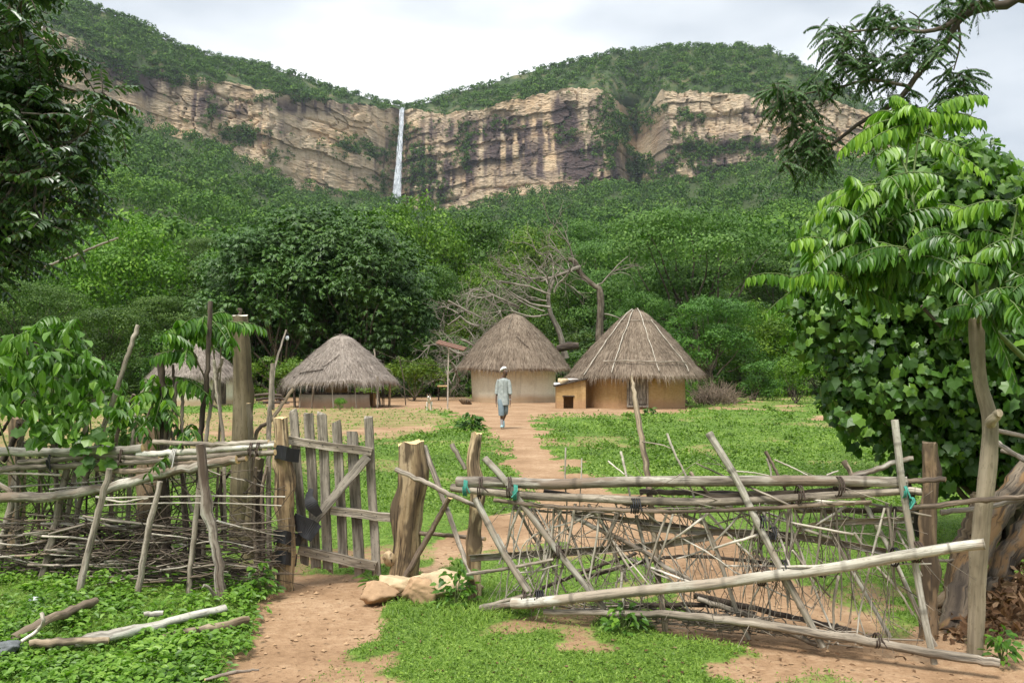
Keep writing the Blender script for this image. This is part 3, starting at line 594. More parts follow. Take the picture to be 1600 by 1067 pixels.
# dead tree and its fallen, bleached branches
def dead_branches(m, a, d, L_, r, lev):
    n = 6; p = [np.array(a, float)]; d = unit(d)
    for i in range(n): d = unit(d+RNG.normal(0, .22, 3)+np.array([0, 0, -.02])); p.append(p[-1]+d*L_/n)
    p = np.array(p); m.tube(p, np.linspace(r, r*.45, n+1), 5 if lev > 1 else 4, .1, False)
    if lev > 0:
        for _ in range(RNG.integers(3, 5)):
            i = RNG.integers(2, n+1); dd = unit(p[i]-p[i-1])+RNG.normal(0, .75, 3); dead_branches(m, p[i], dd, L_*RNG.uniform(.45, .75), r*.5, lev-1)
dt = empty('dead_tree', P(940, 583+38, 54), 'broken dark dead tree leaning left between the two right huts', 'dead tree')
m = M(); D = 56
m.tube(curve([P(941, 605, D), P(937, 525, D), P(938, 458, D), P(929, 447, D), P(909, 430, D), P(897, 409, D), P(888, 406, D)], 26), [.32, .26, .23, .18, .17, .19, .13], 9, .4, seed=3, knots=5); m.build('trunk', MAT['trunk'], dt)
m = M(); m.tube(curve([P(905, 417, D), P(885, 425, D-1), P(862, 434, D-1), P(845, 440, D-1)], 14), [.15, .1, .07], 6, .2)
for a_, d_ in (((897, 409), (-.4, 0, .7)), ((905, 420), (-1, -.2, .4)), ((929, 447), (.8, 0, .3)), ((938, 490), (1, -.2, .2)), ((885, 425), (-.8, 0, .6)), ((862, 434), (-1, 0, .3))): dead_branches(m, P(a_[0], a_[1], D), d_, 3.0, .06, 2)
m.build('branch', MAT['dead'], dt)
df = empty('fallen_dead_tree', P(800, 620, 54), 'bleached fallen tree, a tangle of bare pale branches behind the white hut', 'dead tree')
m = M(); D = 55
m.tube(curve([P(884, 560, D), P(874, 520, D), P(860, 488, D), P(857, 460, D), P(866, 438, D)], 18), [.22, .17, .13, .1], 7, .25)
m.build('trunk', MAT['dead'], df); m = M()
for _ in range(3):
    for (a_, b_, dx, dz, L_) in ((860, 470, -1, .5, 4.5), (858, 450, -.5, 1, 4), (855, 490, -1, .1, 5), (770, 560, -.8, .9, 4.5), (790, 520, -.8, 1, 5), (740, 580, -.2, 1, 4.5), (760, 545, -1, .35, 4.5), (710, 600, .1, 1, 4), (830, 440, -.7, .5, 4), (860, 440, .4, 1, 3), (800, 470, -1, .3, 4.5), (720, 560, -.4, .6, 3.5), (690, 610, 0, .8, 3), (735, 500, -.8, .6, 3)):
        dead_branches(m, P(a_+RNG.normal(0, 8), b_+RNG.normal(0, 8), D+RNG.normal(0, 1)), np.array([dx, RNG.normal(0, .4), dz])+RNG.normal(0, .25, 3), L_*RNG.uniform(.42, .68), .055, 3)
for (a_, b_, c_, d_) in ((748, 510, 720, 494), (720, 494, 700, 508), (720, 530, 745, 546), (860, 480, 790, 450), (700, 545, 760, 560), (690, 590, 725, 560), (780, 440, 860, 460), (700, 470, 760, 500)):
    limb(m, P(a_, b_, D-.5), P(c_, d_, D-.3), .08, .05, 8, .06, 5)
m.build('branch', MAT['dead'], df)
m = M(); m.tube([P(870, 545, 53), P(888, 541, 53), P(904, 540, 53)], [.2, .26, .2], 10, .4, cap_mi=0); 
m.build('broken_limb', [MAT['dark_stick'], MAT['cut']], df)
m = M()
for i in range(520):
    a = RNG.uniform(0, 6.28); r = RNG.uniform(0, 1)**.5; b = P(1118+34*r*math.cos(a), 600+6*math.sin(a), 46+2*math.sin(a)); b[2] = RNG.uniform(0, .3)
    tip = b+np.array([RNG.normal(0, .5), RNG.normal(0, .3), RNG.uniform(.3, 1.5)*(1-.6*r)]); m.tube([b, (b+tip)/2+RNG.normal(0, .08, 3), tip], [.02, .015, .008], 3, 0, False)
tag(m.build('brush_pile', MAT['brown_stick']), 'heap of dry brown brushwood right of the ochre hut', 'brushwood')

# ================================================================== HUTS
def thatchmat(name, a, b, c):
    mt, t, o = mat(name); ge = N(t, 'ShaderNodeNewGeometry'); n_ = noise(t, attr(t, 'tc', 'Vector'), .9, 5, .75, (1, 1, .8)); n2 = noise(t, attr(t, 'tc', 'Vector'), 9, 3, .6, (1, 1, .15))
    f = mth(t, 'ADD', mth(t, 'ADD', mth(t, 'MULTIPLY', ge.outputs['Random Per Island'], .38), mth(t, 'MULTIPLY', n_, .42)), mth(t, 'MULTIPLY', n2, .25))
    finish(t, o, ramp(t, f, [(.25, a), (.5, b), (.78, c)]), .95, n2, .6, .05, .1); return mt
THATCH = thatchmat('grey_brown_thatch', (.05, .037, .026), (.16, .122, .09), (.33, .27, .20))
THATCH2 = thatchmat('grey_thatch', (.11, .088, .072), (.25, .21, .175), (.38, .33, .28))
def mudmat(name, a, b, c, foot):
    mt, t, o = mat(name); co = N(t, 'ShaderNodeTexCoord').outputs['Object']; n1 = noise(t, co, 1.1, 5, .65); n2 = noise(t, co, 6, 4, .6, (1, 1, 2)); sp = N(t, 'ShaderNodeSeparateXYZ'); t.links.new(co, sp.inputs[0])
    c_ = ramp(t, mth(t, 'ADD', mth(t, 'MULTIPLY', n1, .6), mth(t, 'MULTIPLY', n2, .4)), [(.3, a), (.5, b), (.68, c)])
    st_ = noise(t, co, 3.2, 4, .7, (1, 1, .12)); c_ = mixc(t, mth(t, 'MULTIPLY', ramp(t, st_, [(.52, (0, 0, 0)), (.66, (1, 1, 1))]), .5), c_, tuple(q*.72 for q in a)); ck = noise(t, co, 9, 6, .8, (1, 1, 1), 1.5); c_ = mixc(t, mth(t, 'MULTIPLY', ramp(t, ck, [(.33, (1, 1, 1)), (.38, (0, 0, 0))]), .6), c_, tuple(q*.5 for q in a))
    f = mth(t, 'SUBTRACT', 1.0, mth(t, 'MULTIPLY', mth(t, 'ADD', sp.outputs[2], mth(t, 'MULTIPLY', n1, -.35)), 3.5), True)      # mud splashed up along the foot of the wall
    finish(t, o, mixc(t, mth(t, 'MULTIPLY', f, .75), c_, foot), .95, n2, .6, .03, .1); return mt
MUD_OCHRE = mudmat('ochre_mud_plaster', (.28, .175, .075), (.41, .27, .12), (.50, .35, .175), (.38, .225, .125))
MUD_WHITE = mudmat('cream_mud_plaster', (.52, .47, .35), (.68, .63, .49), (.76, .72, .59), (.44, .28, .15))
MUD_GREY = mudmat('grey_cement_wall', (.27, .23, .18), (.37, .32, .255), (.46, .41, .33), (.36, .22, .13))
def roof(parent, c, R, z0, z1, mt, n=5200, sag=0.0, eave_amp=.13, apex_r=.28, bulge=.22, seed=0, ax=1.0, bands=0):
    m = M(); K = 96; nr = 26; th = np.linspace(0, 2*math.pi, K, endpoint=False); s = np.linspace(0, 1, nr)[:, None]
    def surf(s, th, off=0.0):
        rr = apex_r*np.minimum(1, s*14)+(R-apex_r)*s; zz = z1-(z1-z0)*(s**(1.0-0.12*bulge))+bulge*np.sin(s*math.pi)*.55*(z1-z0)*.25-np.exp(-(s/.05)**2)*0-(.0)
        zz = zz-apex_r*.5*np.exp(-(s/.03))*0
        e_ = (fbm(np.cos(th)*3+seed, np.sin(th)*3, 3, 5)-.5)*2*eave_amp
        cs_ = s*5.3+.25*np.sin(th*3+seed); rr = rr*(1+.06*(fbm(np.cos(th)*2+seed, np.sin(th)*2+s*2, 3, 8)-.5)*2)+off+.05*(1-(cs_-np.floor(cs_)))*s
        return np.stack([c[0]+rr*np.cos(th)*ax, c[1]+rr*np.sin(th)*ax, zz-sag*np.clip(-np.sin(th), 0, 1)*s**3+e_*s**4+off*.6], -1)
    A_ = surf(s, th[None]+0*s); tcs = np.stack([np.cos(th)[None]*R+0*s, np.sin(th)[None]*R+0*s, s*R+0*th[None]], -1)
    m.grid(A_[:, ::-1], 0, tcs[:, ::-1], 0, True)
    low = A_[-1].copy(); low[:, 2] -= .16; inn = low.copy(); inn[:, :2] = c[:2]+(low[:, :2]-c[:2])*.86; inn[:, 2] += .16; up = inn.copy(); up[:, :2] = c[:2]+(up[:, :2]-c[:2])*.1; up[:, 2] = z1-.6
    m.grid(np.stack([A_[-1], low, inn, up])[:, ::-1], 0, None, 0, True)
    # straw, in rough courses
    q = int(n*1.8); sv = RNG.uniform(.02, 1, q)**.6; tv = RNG.uniform(0, 2*math.pi, q)
    B = surf(sv, tv, .02)+RNG.normal(0, .012, (q, 3)); T2 = surf(np.minimum(sv+.02, 1.03), tv, .02)
    A = unit(T2-B)+RNG.normal(0, .045, (q, 3)); nn = np.stack([np.cos(tv)*.6, np.sin(tv)*.6, .8+0*tv], -1)
    leaves(m, B, A, nn+RNG.normal(0, .15, (q, 3)), RNG.uniform(.3, .75, q)*np.minimum(1, .35+sv), RNG.uniform(.010, .024, q), T_BLADE)
    q = 2600; tv = RNG.uniform(0, 2*math.pi, q); B = surf(np.full(q, .97)+RNG.uniform(-.04, .02, q), tv, -.02)   # ragged eave
    A = np.stack([np.cos(tv)*.45, np.sin(tv)*.45, -.8+0*tv], -1)+RNG.normal(0, .14, (q, 3)); nn = np.stack([np.cos(tv), np.sin(tv), .3+0*tv], -1)
    clump = fbm(np.cos(tv)*14, np.sin(tv)*14, 2, 4)
    leaves(m, B, A, nn, (.08+.30*clump**1.5)*RNG.uniform(.7, 1.2, q), RNG.uniform(.012, .03, q), T_BLADE)
    q = 130; tv = RNG.uniform(0, 2*math.pi, q); B = surf(np.full(q, .01), tv)+np.array([0, 0, .0]); A = np.stack([np.cos(tv)*.8, np.sin(tv)*.8, -.3+RNG.normal(0, .25, q)], -1)
    leaves(m, B, A, np.tile([0, 0, 1.0], (q, 1)), RNG.uniform(.25, .5, q), .03, T_BLADE)
    return m.build('thatched_roof', mt, parent), surf
def ringwall(parent, c, R, h, th, mt, name='wall', a0=0, a1=2*math.pi, base=-.1, thick=.18):
    m = M(); full = abs(a1-a0) > 6.2; n = 72 if full else 40; a = np.linspace(a0, a1, n, endpoint=not full)
    prof = [(R+.03, base), (R+.02, .25), (R, h*.6), (R-.01, h), (R-thick, h), (R-thick, base)]
    v = np.array([[[c[0]+(r+.035*math.sin(a_*5+z*3)+.018*math.sin(a_*13+z*7))*math.cos(a_), c[1]+(r+.02*math.sin(a_*5+z*3))*math.sin(a_), z] for a_ in a] for r, z in prof])
    m.grid(v[:, ::-1] if False else v, 0, None, 0, full)
    if not full:
        for e_ in (0, -1): m.add(v[:, e_], [np.array([[0, 1, 2, 3, 4, 5]])], 0, None, 0, False)
    return m.build(name, mt, parent)
def pole_on(surf, parent, name, th, s0, s1, r, mt, dth=0, n=14, lift=.08):
    m = M(); s = np.linspace(s0, s1, n); t_ = np.linspace(th, th+dth, n); p = surf(s, t_, lift)+RNG.normal(0, .012, (n, 3)); m.tube(p, r, 5, .15, True); return m.build(name, mt, parent)
# ochre hut, right
c = np.array([(989-800)/F*42.8, 42.8]); h1 = empty('round_hut', (c[0], c[1], 0), 'ochre mud hut with a wooden door under grey thatch tied down with pale poles', 'hut')
ringwall(h1, c, 2.46, 2.05, .2, MUD_OCHRE)
rf, sf = roof(h1, c+np.array([.15, 0]), 3.2, 1.50, 4.72, THATCH, sag=.02, seed=2, bulge=.5)
for px_a, sa, sb, da in ((-2.42, .03, .98, -.12), (-2.02, .05, .98, -.05), (-1.42, .02, .96, .03), (-.98, .22, .96, .10)): pole_on(sf, rf, 'roof_pole', px_a, sa, sb, .022, MAT['pale_twig'], da)
pole_on(sf, rf, 'roof_pole', -2.28, .84, .86, .026, MAT['grey_stick'], 1.42, 24, .13)
pole_on(sf, rf, 'ridge_hoop', -2.6, .22, .24, .015, MAT['grey_stick'], 2.0, 20, .06)
def on_wall(c, R, px):                          # outward angle of the wall point seen at image column px
    x = (px-800)/F; best = min(np.linspace(-math.pi, 0, 721), key=lambda a: abs((c[0]+R*math.cos(a))/(c[1]+R*math.sin(a))-x)); return best
def wall_panel(m, c, R, a, w_, z0, z1, off, t, mi=0):
    e_r = V3(math.cos(a), math.sin(a), 0); e_t = V3(-math.sin(a), math.cos(a), 0); R_ = np.stack([e_t, -e_r, V3(0, 0, 1)], 1)
    ctr = V3(c[0], c[1], 0)+e_r*(R+off); ctr[2] = (z0+z1)/2; m.box(ctr, (w_, t, z1-z0), R_, .008, mi); return e_r, e_t, R_
a = on_wall(c, 2.46, 996); m = M(); wall_panel(m, c, 2.46, a, .86, .14, 1.72, .02, .07); dr = m.build('door', plain('dark_door_wood', (.075, .055, .045), .85, .35, 10), h1)
er, et, R_ = V3(math.cos(a), math.sin(a), 0), V3(-math.sin(a), math.cos(a), 0), None
Rm = np.stack([et, -er, V3(0, 0, 1)], 1); W_ = V3(c[0], c[1], 0)+er*2.46
for q in range(5):
    m = M(); m.box(W_+et*(-.30+q*.15)+er*.07+V3(0, 0, .93), (.14, .02, 1.46), Rm, .004); m.build('board', MAT['plank'], dr)
for z_ in (.42, 1.4): m = M(); m.box(W_+er*.085+V3(0, 0, z_), (.74, .02, .09), Rm, .004); m.build('cross_batten', MAT['plank'], dr)
m = M()
for sx in (-.44, .44): m.box(W_+et*sx+er*.06+V3(0, 0, .94), (.09, .12, 1.62), Rm, .008)
m.box(W_+er*.06+V3(0, 0, .10), (.98, .14, .09), Rm, .008); m.box(W_+er*.06+V3(0, 0, 1.79), (.98, .14, .09), Rm, .008); m.build('door_frame', MAT['grey_stick'], dr)
m = M(); m.box(W_+et*.66*-1+er*.03+V3(0, 0, 1.28), (.07, .04, .2), Rm, .01); m.build('wall_peg', MAT['dark_stick'], h1)
# lean-to coop against its left side
cp = empty('mud_coop', P(890, 636, 41.0), 'small ochre mud coop with a black opening leaning against the ochre hut', 'coop')
ox = (890-800)/F*41.0; m = M()
def block(m, x0, x1, y0, y1, z0, zl, zr, mi=0): v = np.array([[x0, y0, z0], [x1, y0, z0], [x1, y1, z0], [x0, y1, z0], [x0, y0, zl], [x1, y0, zr], [x1, y1, zr], [x0, y1, zl]]); m.add(v, np.array([[3, 2, 1, 0], [4, 5, 6, 7], [0, 1, 5, 4], [1, 2, 6, 5], [2, 3, 7, 6], [3, 0, 4, 7]]), mi, None, 0, False)
block(m, ox-.62, ox-.30, 40.7, 41.8, -.1, .98, 1.06); block(m, ox+.16, ox+.72, 40.7, 41.8, -.1, 1.17, 1.3); block(m, ox-.30, ox+.16, 40.7, 41.8, .52, 1.06, 1.17); block(m, ox-.30, ox+.16, 41.5, 41.8, -.1, .52, .52)
m.build('wall', MUD_OCHRE, cp); m = M(); block(m, ox-.70, ox+.74, 40.6, 41.85, 0, .0, .0); m = M()
v = np.array([[ox-.72, 40.55, .98], [ox+.74, 40.55, 1.31], [ox+.74, 41.9, 1.31], [ox-.72, 41.9, .98]]); m.add(np.vstack([v, v+V3(0, 0, .06)]), np.array([[3, 2, 1, 0], [4, 5, 6, 7], [0, 1, 5, 4], [1, 2, 6, 5], [2, 3, 7, 6], [3, 0, 4, 7]]), 0, None, 0, False); m.build('roof_slab', MAT['dark_stick'], cp)
m = M(); m.box((ox-.07, 40.68, .55), (.56, .06, .05), None, .01); m.build('lintel', MAT['dark_stick'], cp)
def rock(m, c, r, seed, amp=.25, mi=0, flatb=True, n=20):
    u = np.linspace(0, math.pi, n//2+2); v_ = np.linspace(0, 2*math.pi, n, endpoint=False); U, V_ = np.meshgrid(u, v_, indexing='ij'); d = np.stack([np.sin(U)*np.cos(V_), np.sin(U)*np.sin(V_), np.cos(U)], -1)
    if amp:
        rng = np.random.default_rng(seed); pl = unit(np.vstack([rng.normal(size=(11, 3)), [[.1, .1, 1]]])); h = rng.uniform(.55, .85, 12); rr = np.min(np.where((d@pl.T) > .05, h/np.maximum(d@pl.T, .05), 9), -1); rr = np.minimum(rr, 1.25)
    else: rr = np.ones(d.shape[:2])
    rr = rr*(1+amp*.25*(fbm(d[..., 0]*4+seed, d[..., 1]*4+d[..., 2]*5, 4, 2)-.5)); m.grid((np.asarray(c, float)+d*rr[..., None]*np.asarray(r, float))[::1, ::-1], mi, None, 0, True, True)
for nm, p_, r_, mt, lb in (('cloth_bundle', (ox-.35, 41.2, 1.20), (.28, .3, .2), MAT['rock_pale'], 'tan bundle lying on the roof of the mud coop'), ('white_bag', (ox-.62, 41.0, 1.08), (.17, .2, .1), plain('white_plastic', (.75, .74, .72), .5, .1), 'white plastic bag on the low end of the coop roof'), ('grey_bag', (ox+.1, 41.3, 1.28), (.3, .25, .1), plain('grey_sacking', (.45, .40, .36), .8, .2), 'pale grey sack on the coop roof beside the hut wall')):
    m = M(); rock(m, p_, r_, 5, .5); tag(m.build(nm, mt), lb, 'bundle' if 'cloth' in nm else 'bag')
# white hut, middle
c2 = np.array([(803-800)/F*51.6, 51.6]); h2 = empty('round_hut', (c2[0], c2[1], 0), 'cream-walled round hut with plain grey thatch behind the walking man', 'hut')
ringwall(h2, c2, 2.45, 2.6, .2, MUD_WHITE); rf, sf = roof(h2, c2, 3.25, 1.95, 5.12, THATCH, sag=.06, seed=7, bulge=.8)
pole_on(sf, rf, 'roof_pole', -1.75, .05, .4, .015, MAT['grey_stick'], -.02)
pole_on(sf, rf, 'roof_pole', -1.5, .55, .72, .02, MAT['dark_stick'], .25)
# far left hut
c3 = np.array([(305-800)/F*45.6, 45.6]); h3 = empty('round_hut', (c3[0], c3[1], 0), 'small white hut with grey thatch behind the left fence saplings', 'hut')
ringwall(h3, c3, 2.0, 1.5, .2, MUD_WHITE); roof(h3, c3, 2.25, 1.45, 3.4, THATCH2, seed=4, bulge=.5, n=3000)
a = on_wall(c3, 2.0, 347); m = M(); wall_panel(m, c3, 2.0, a, .42, .05, 1.45, .02, .08); m.build('door', MAT['dark_stick'], h3)
# open-sided shelter
c4 = np.array([(534-800)/F*43.2, 43.2]); h4 = empty('open_shelter', (c4[0], c4[1], 0), 'open-sided round shelter with low cement wall, thin posts and shaggy thatch', 'shelter')
rf, sf = roof(h4, c4, 2.62, 1.22, 3.5, THATCH2, seed=9, eave_amp=.16, bulge=.35, sag=-.02)
pole_on(sf, rf, 'roof_pole', -2.3, .86, .80, .03, MAT['dark_stick'], .55, 10, .07); pole_on(sf, rf, 'roof_pole', -1.8, .75, .5, .018, MAT['dark_stick'], .35, 10, .07)
ringwall(h4, c4, 2.05, .60, .2, MUD_GREY, 'low_wall', math.pi*.98, math.pi*1.78); ringwall(h4, c4, 2.05, .60, .2, MUD_OCHRE, 'low_wall', math.pi*.25, math.pi*.92)
m = M(); m.box((c4[0]-.62, 44.9, .62), (1.1, .2, 1.4), None, .02); m.build('back_wall', MUD_OCHRE, h4)
m = M()
v = ringwall(h4, c4, 1.82, .70, .2, MAT['dark_stick'], 'bench', math.pi*1.0, math.pi*1.75, .62, .25)
for px, D, wd, mt in ((461, 41.6, 22, 'dark_stick'), (468, 41.3, 9, 'grey_stick'), (487, 41.0, 18, 'brown_stick'), (521, 40.9, 9, 'pale_twig'), (557, 40.9, 9, 'grey_stick'), (590, 41.3, 17, 'grey_stick'), (597, 43.5, 9, 'dark_stick'), (608, 42.5, 20, 'bark_post'), (494, 44.8, 16, 'bark_post'), (553, 45.2, 9, 'dark_stick'), (600, 45, 10, 'dark_stick'), (470, 44.5, 12, 'dark_stick')):
    m = M(); r_ = wd*.1875/F*D*.5; b = P(px, HY+CH*F/D, D); b[2] = -.1; tp = b+V3(RNG.normal(0, .05), 0, 1.55); m.tube([b, (b+tp)/2+RNG.normal(0, .02, 3), tp], r_, 7, .2); m.build('post', MAT[mt], h4)
# poles, wires, panel, table, stump
def stick(name, pts, wpx, mt, label=None, cat=None, parent=None, taper=.8, k=8, rough=.16, n=None, knots=1, cap=None, group=None):
    """pts: (px, py, D); width in photo pixels"""
    a_ = np.array([P(*q) for q in pts]); D_ = np.mean([q[2] for q in pts]); L_ = np.linalg.norm(a_[-1]-a_[0]); n = n or max(6, min(40, int(L_/(wpx/F*D_)*.8)+len(pts)*2))
    c_ = curve(a_, n); r_ = wpx/F*D_/2; c_[1:-1] += RNG.normal(0, min(r_*.12, .0035*(1+.12*D_)), (n-2, 3)); m = M()
    rad = [r_, r_*taper] if np.isscalar(taper) else [r_*q for q in taper]
    m.tube(c_, np.interp(np.linspace(0, 1, n), np.linspace(0, 1, len(rad)), rad), k, rough, True, 0, 1 if cap else None, knots=knots)
    o_ = m.build(name, [MAT[mt]]+([MAT[cap]] if cap else []), parent)
    return tag(o_, label, cat, group)
stick('pole', [(594, 634, 43.4), (588, 590, 43.4), (585, 545, 43.4)], 3.2, 'grey_stick', 'thin forked pole carrying the wire at the right of the shelter', 'pole')
stick('pole', [(634, 633, 44), (630, 590, 44), (623, 556, 44)], 1.7, 'dark_stick', 'thin dark bare pole in the yard between the shelter and the dog', 'pole')
pn = empty('slanted_board_stand', P(700, 638, 40.5), 'brown slanted board mounted on a thin pole left of the white hut', 'board stand')
stick('pole', [(699.5, 640, 40.5), (700, 590, 40.5), (701, 541, 40.5)], 2.4, 'pale_twig', parent=pn)
m = M(); a_ = unit(P(728, 546, 40.3)-P(682, 533.5, 40.6)); b_ = unit(V3(0, 1, .5)); b_ = unit(b_-a_*np.dot(a_, b_)); n3 = np.cross(a_, b_)
m.box((P(728, 546, 40.3)+P(682, 533.5, 40.6))/2, (1.38, .4, .05), np.stack([a_, b_, n3], 1), .01); m.build('board', plain('red_brown_board', (.13, .068, .045), .8, .3), pn)
tb = empty('low_table', P(692, 612, 52), 'small low table at the edge of the grass behind the slanted board', 'table')
b0 = P(692, 603, 52); m = M(); m.box(b0, (.62, .5, .09), None, .02); m.build('tabletop', MAT['cut'], tb)
for sx in (-.25, .25):
    for sy in (-.18, .18): m = M(); m.tube([b0+V3(sx, sy, -.05), V3(b0[0]+sx, b0[1]+sy, 0)], .03, 6, .1); m.build('leg', MAT['dark_stick'], tb)
m = M(); q_ = G(729, 631); rock(m, q_+V3(0, 0, .1), (.36, .3, .22), 12, .6); tag(m.build('wood_block', MAT['bark_post']), 'dark chunk of wood on the bare soil in front of the white hut', 'wood block')
for a_, b_, z in ((400, 448, 612), (402, 452, 618), (398, 440, 606)): stick('fallen_pole', [(a_, z+12, 47), ((a_+b_)/2, z+10, 47), (b_, z+12, 47)], 5, 'dark_stick', 'dark poles lying on the ground between the far left hut and the shelter', 'pole', group='dark poles lying left of the shelter')
def wire(pts, r, label, name='wire', mt='dark_stick'):
    a_ = np.array([P(*q) for q in pts]); m = M(); 
    c_ = []
    for i in range(len(a_)-1):
        t = np.linspace(0, 1, 12)[:, None]; s_ = a_[i]*(1-t)+a_[i+1]*t; s_[:, 2] -= (np.sin(t*math.pi)*.012*np.linalg.norm(a_[i+1]-a_[i]))[:, 0]; c_.append(s_)
    m.tube(np.concatenate([c_[0]]+[q[1:] for q in c_[1:]]), r, 4, 0, True); return tag(m.build(name, MAT[mt]), label, 'wire')
wire([(450, 520, 8.0), (505, 549, 41.4)], .004, 'wire running from the forked fence stick towards the shelter roof')
wire([(585, 547, 43.4), (623, 562, 44), (690, 572, 46)], .012, 'wire slung between the two thin poles right of the shelter')

# ================================================================== LEFT FENCE, GATE AND POSTS
def DL(px): return CH*F/(320+.08*px)
def DR(px): return CH*F/(367+(px-742)*.12)
def bamboo(name, pts, wpx, parent, mt='bamboo', taper=.9, node=.33, k=10, bump=.10, label=None):
    a_ = np.array([P(*q) for q in pts]); L_ = np.sum(np.linalg.norm(np.diff(a_, axis=0), axis=1)); n = max(8, int(L_/.012)); c_ = curve(a_, n)
    r_ = wpx/F*np.mean([q[2] for q in pts])/2; d = np.linspace(0, L_, n); ph = (d+random.random()*node) % node; ph = np.minimum(ph, node-ph)
    rad = r_*np.linspace(1, taper, n)*(1+bump*np.exp(-(ph/.009)**2)-.03*np.exp(-((ph-.02)/.012)**2)); c_[:, 2] += (fbm(d*1.5+r_*999, d*0, 2, 3)-.5)*r_*.8
    m = M(); m.tube(c_, rad, k, .05, True); m.at[0] = np.repeat(np.exp(-((ph-.006)/.006)**2), k); o_ = m.build(name, MAT[mt], parent); return tag(o_, label)
def halfpipe(name, pts, wpx, parent, mt='bamboo', tilt=.5):
    a_ = np.array([P(*q) for q in pts]); c_ = curve(a_, 40); r_ = wpx/F*np.mean([q[2] for q in pts])/2; t = unit(np.gradient(c_, axis=0)); up = unit(V3(0, -tilt, 1)-t*(t@V3(0, -tilt, 1))[:, None]); sd_ = np.cross(t, up)
    an = np.linspace(-1.35, 1.35, 7); an2 = an[::-1]; prof = [(math.sin(a), 1-math.cos(a)) for a in an]+[(math.sin(a)*.82, 1-math.cos(a)*.82) for a in an2]
    v = np.stack([c_+up*(p_[0]*r_)+sd_*(p_[1]*r_*.7) for p_ in prof], 1); v += RNG.normal(0, r_*.04, v.shape); d = np.linspace(0, 3, 40)[:, None]*np.ones(14)
    m = M(); tcx = np.stack([np.linspace(0, .2, 14)[None]+0*d, 0*d, d], -1); m.grid(v, 0, tcx, 0, True)
    for e_ in (0, -1): m.add(v[e_], [np.array([list(range(14))])], 0, None, 0, False)
    return m.build(name, MAT[mt], parent)
def ribbon(name, pts, h, th, mt, parent, axis=(0, 0, 1), label=None, cat=None):
    c_ = curve(pts, 16); t = unit(np.gradient(c_, axis=0)); ax = unit(np.asarray(axis, float)-t*(t@np.asarray(axis, float))[:, None]); nn = np.cross(t, ax); hh = np.interp(np.linspace(0, 1, 16), np.linspace(0, 1, len(np.atleast_1d(h))), np.atleast_1d(h))[:, None]
    v = np.stack([c_+ax*hh/2+nn*th/2, c_-ax*hh/2+nn*th/2, c_-ax*hh/2-nn*th/2, c_+ax*hh/2-nn*th/2], 1); m = M(); m.grid(v, 0, None, 0, True, False)
    for e_ in (0, -1): m.add(v[e_], [np.array([[0, 1, 2, 3]])], 0, None, 0, False)
    return tag(m.build(name, MAT[mt], parent), label, cat)
def tie(ctr, r, mt, parent, turns=2, pitch=.012, name='tie', axis=(1, 0, 0), tail=.06, wr=.004):
    ax = unit(V3(*axis)); u = unit(np.cross(ax, V3(0, .3, 1))); v_ = np.cross(ax, u); a = np.linspace(0, 6.283*turns, 14*turns)
    p_ = np.asarray(ctr, float)+(u*np.cos(a)[:, None]+v_*np.sin(a)[:, None])*r+ax*((a/6.283-turns/2)*pitch)[:, None]; p_ = np.vstack([p_, p_[-1]+V3(RNG.normal(0, .02), -.01, -tail)])
    m = M(); m.tube(p_, wr, 5, .1); return m.build(name, MAT[mt], parent)

lf = empty('stick_fence', G(210, 925), 'left fence of woven brushwood with leaning grey stakes and long pale top rails', 'fence')
for pts, w_, mt in (
    ([(-30, 704), (60, 706), (120, 705), (224, 700)], 15, 'white_bark'), ([(215, 709), (270, 707), (323, 703), (400, 697), (430, 695)], 10, 'white_bark'),
    ([(-30, 742), (20, 731), (90, 729), (150, 724), (230, 721), (330, 712), (430, 706)], 10, 'grey_stick'), ([(-30, 739), (50, 740), (95, 742)], 4, 'pale_twig'),
    ([(-30, 778), (60, 776), (120, 769), (190, 757), (240, 742), (310, 727), (372, 717)], 17, 'bamboo'), ([(30, 722), (100, 717), (160, 713), (250, 715)], 9, 'grey_stick'),
    ([(-20, 748), (8, 762), (16, 772), (-10, 786)], 8, 'bamboo'), ([(150, 733), (220, 735), (300, 722), (385, 716)], 9, 'brown_stick'),
    ([(330, 700), (400, 696), (430, 690)], 6, 'grey_stick'), ([(240, 690), (330, 694), (420, 690)], 8, 'grey_stick')):
    stick('rail', [(x_, y_, DL(x_)+(.0 if i_ != 1 else 0)) for i_, (x_, y_) in enumerate(pts)], w_, mt, parent=lf, taper=.9, cap='cut', k=10, rough=.14, knots=3)
for pts, w_ in (([(165, 778), (200, 777), (250, 776), (350, 775), (446, 776)], 3.6), ([(160, 789), (250, 786), (350, 786), (440, 790)], 2.8), ([(150, 776), (190, 784), (215, 780), (232, 778)], 4)): stick('rail', [(x_, y_, DL(x_)-.05) for x_, y_ in pts], w_, 'pale_twig', parent=lf, taper=.7, k=6)
def stake(pts, w_, mt='grey_stick', back=0.0, name='stake', parent=None, taper=.8, **k):
    (x0, y0) = pts[0]; D0 = min(GD(y0), DL(x0)+.6) if y0 > 840 else DL(x0)+.25; n_ = len(pts); q = [(x_, y_, D0+.0+back*i_/(n_-1)) for i_, (x_, y_) in enumerate(pts)]
    if y0 > 840: q = [(x0+(x0-pts[1][0])*.04, y0+8, D0)]+q[0:]
    return stick(name, q, w_, mt, parent=parent if parent is not None else lf, taper=taper, k=9, **k)
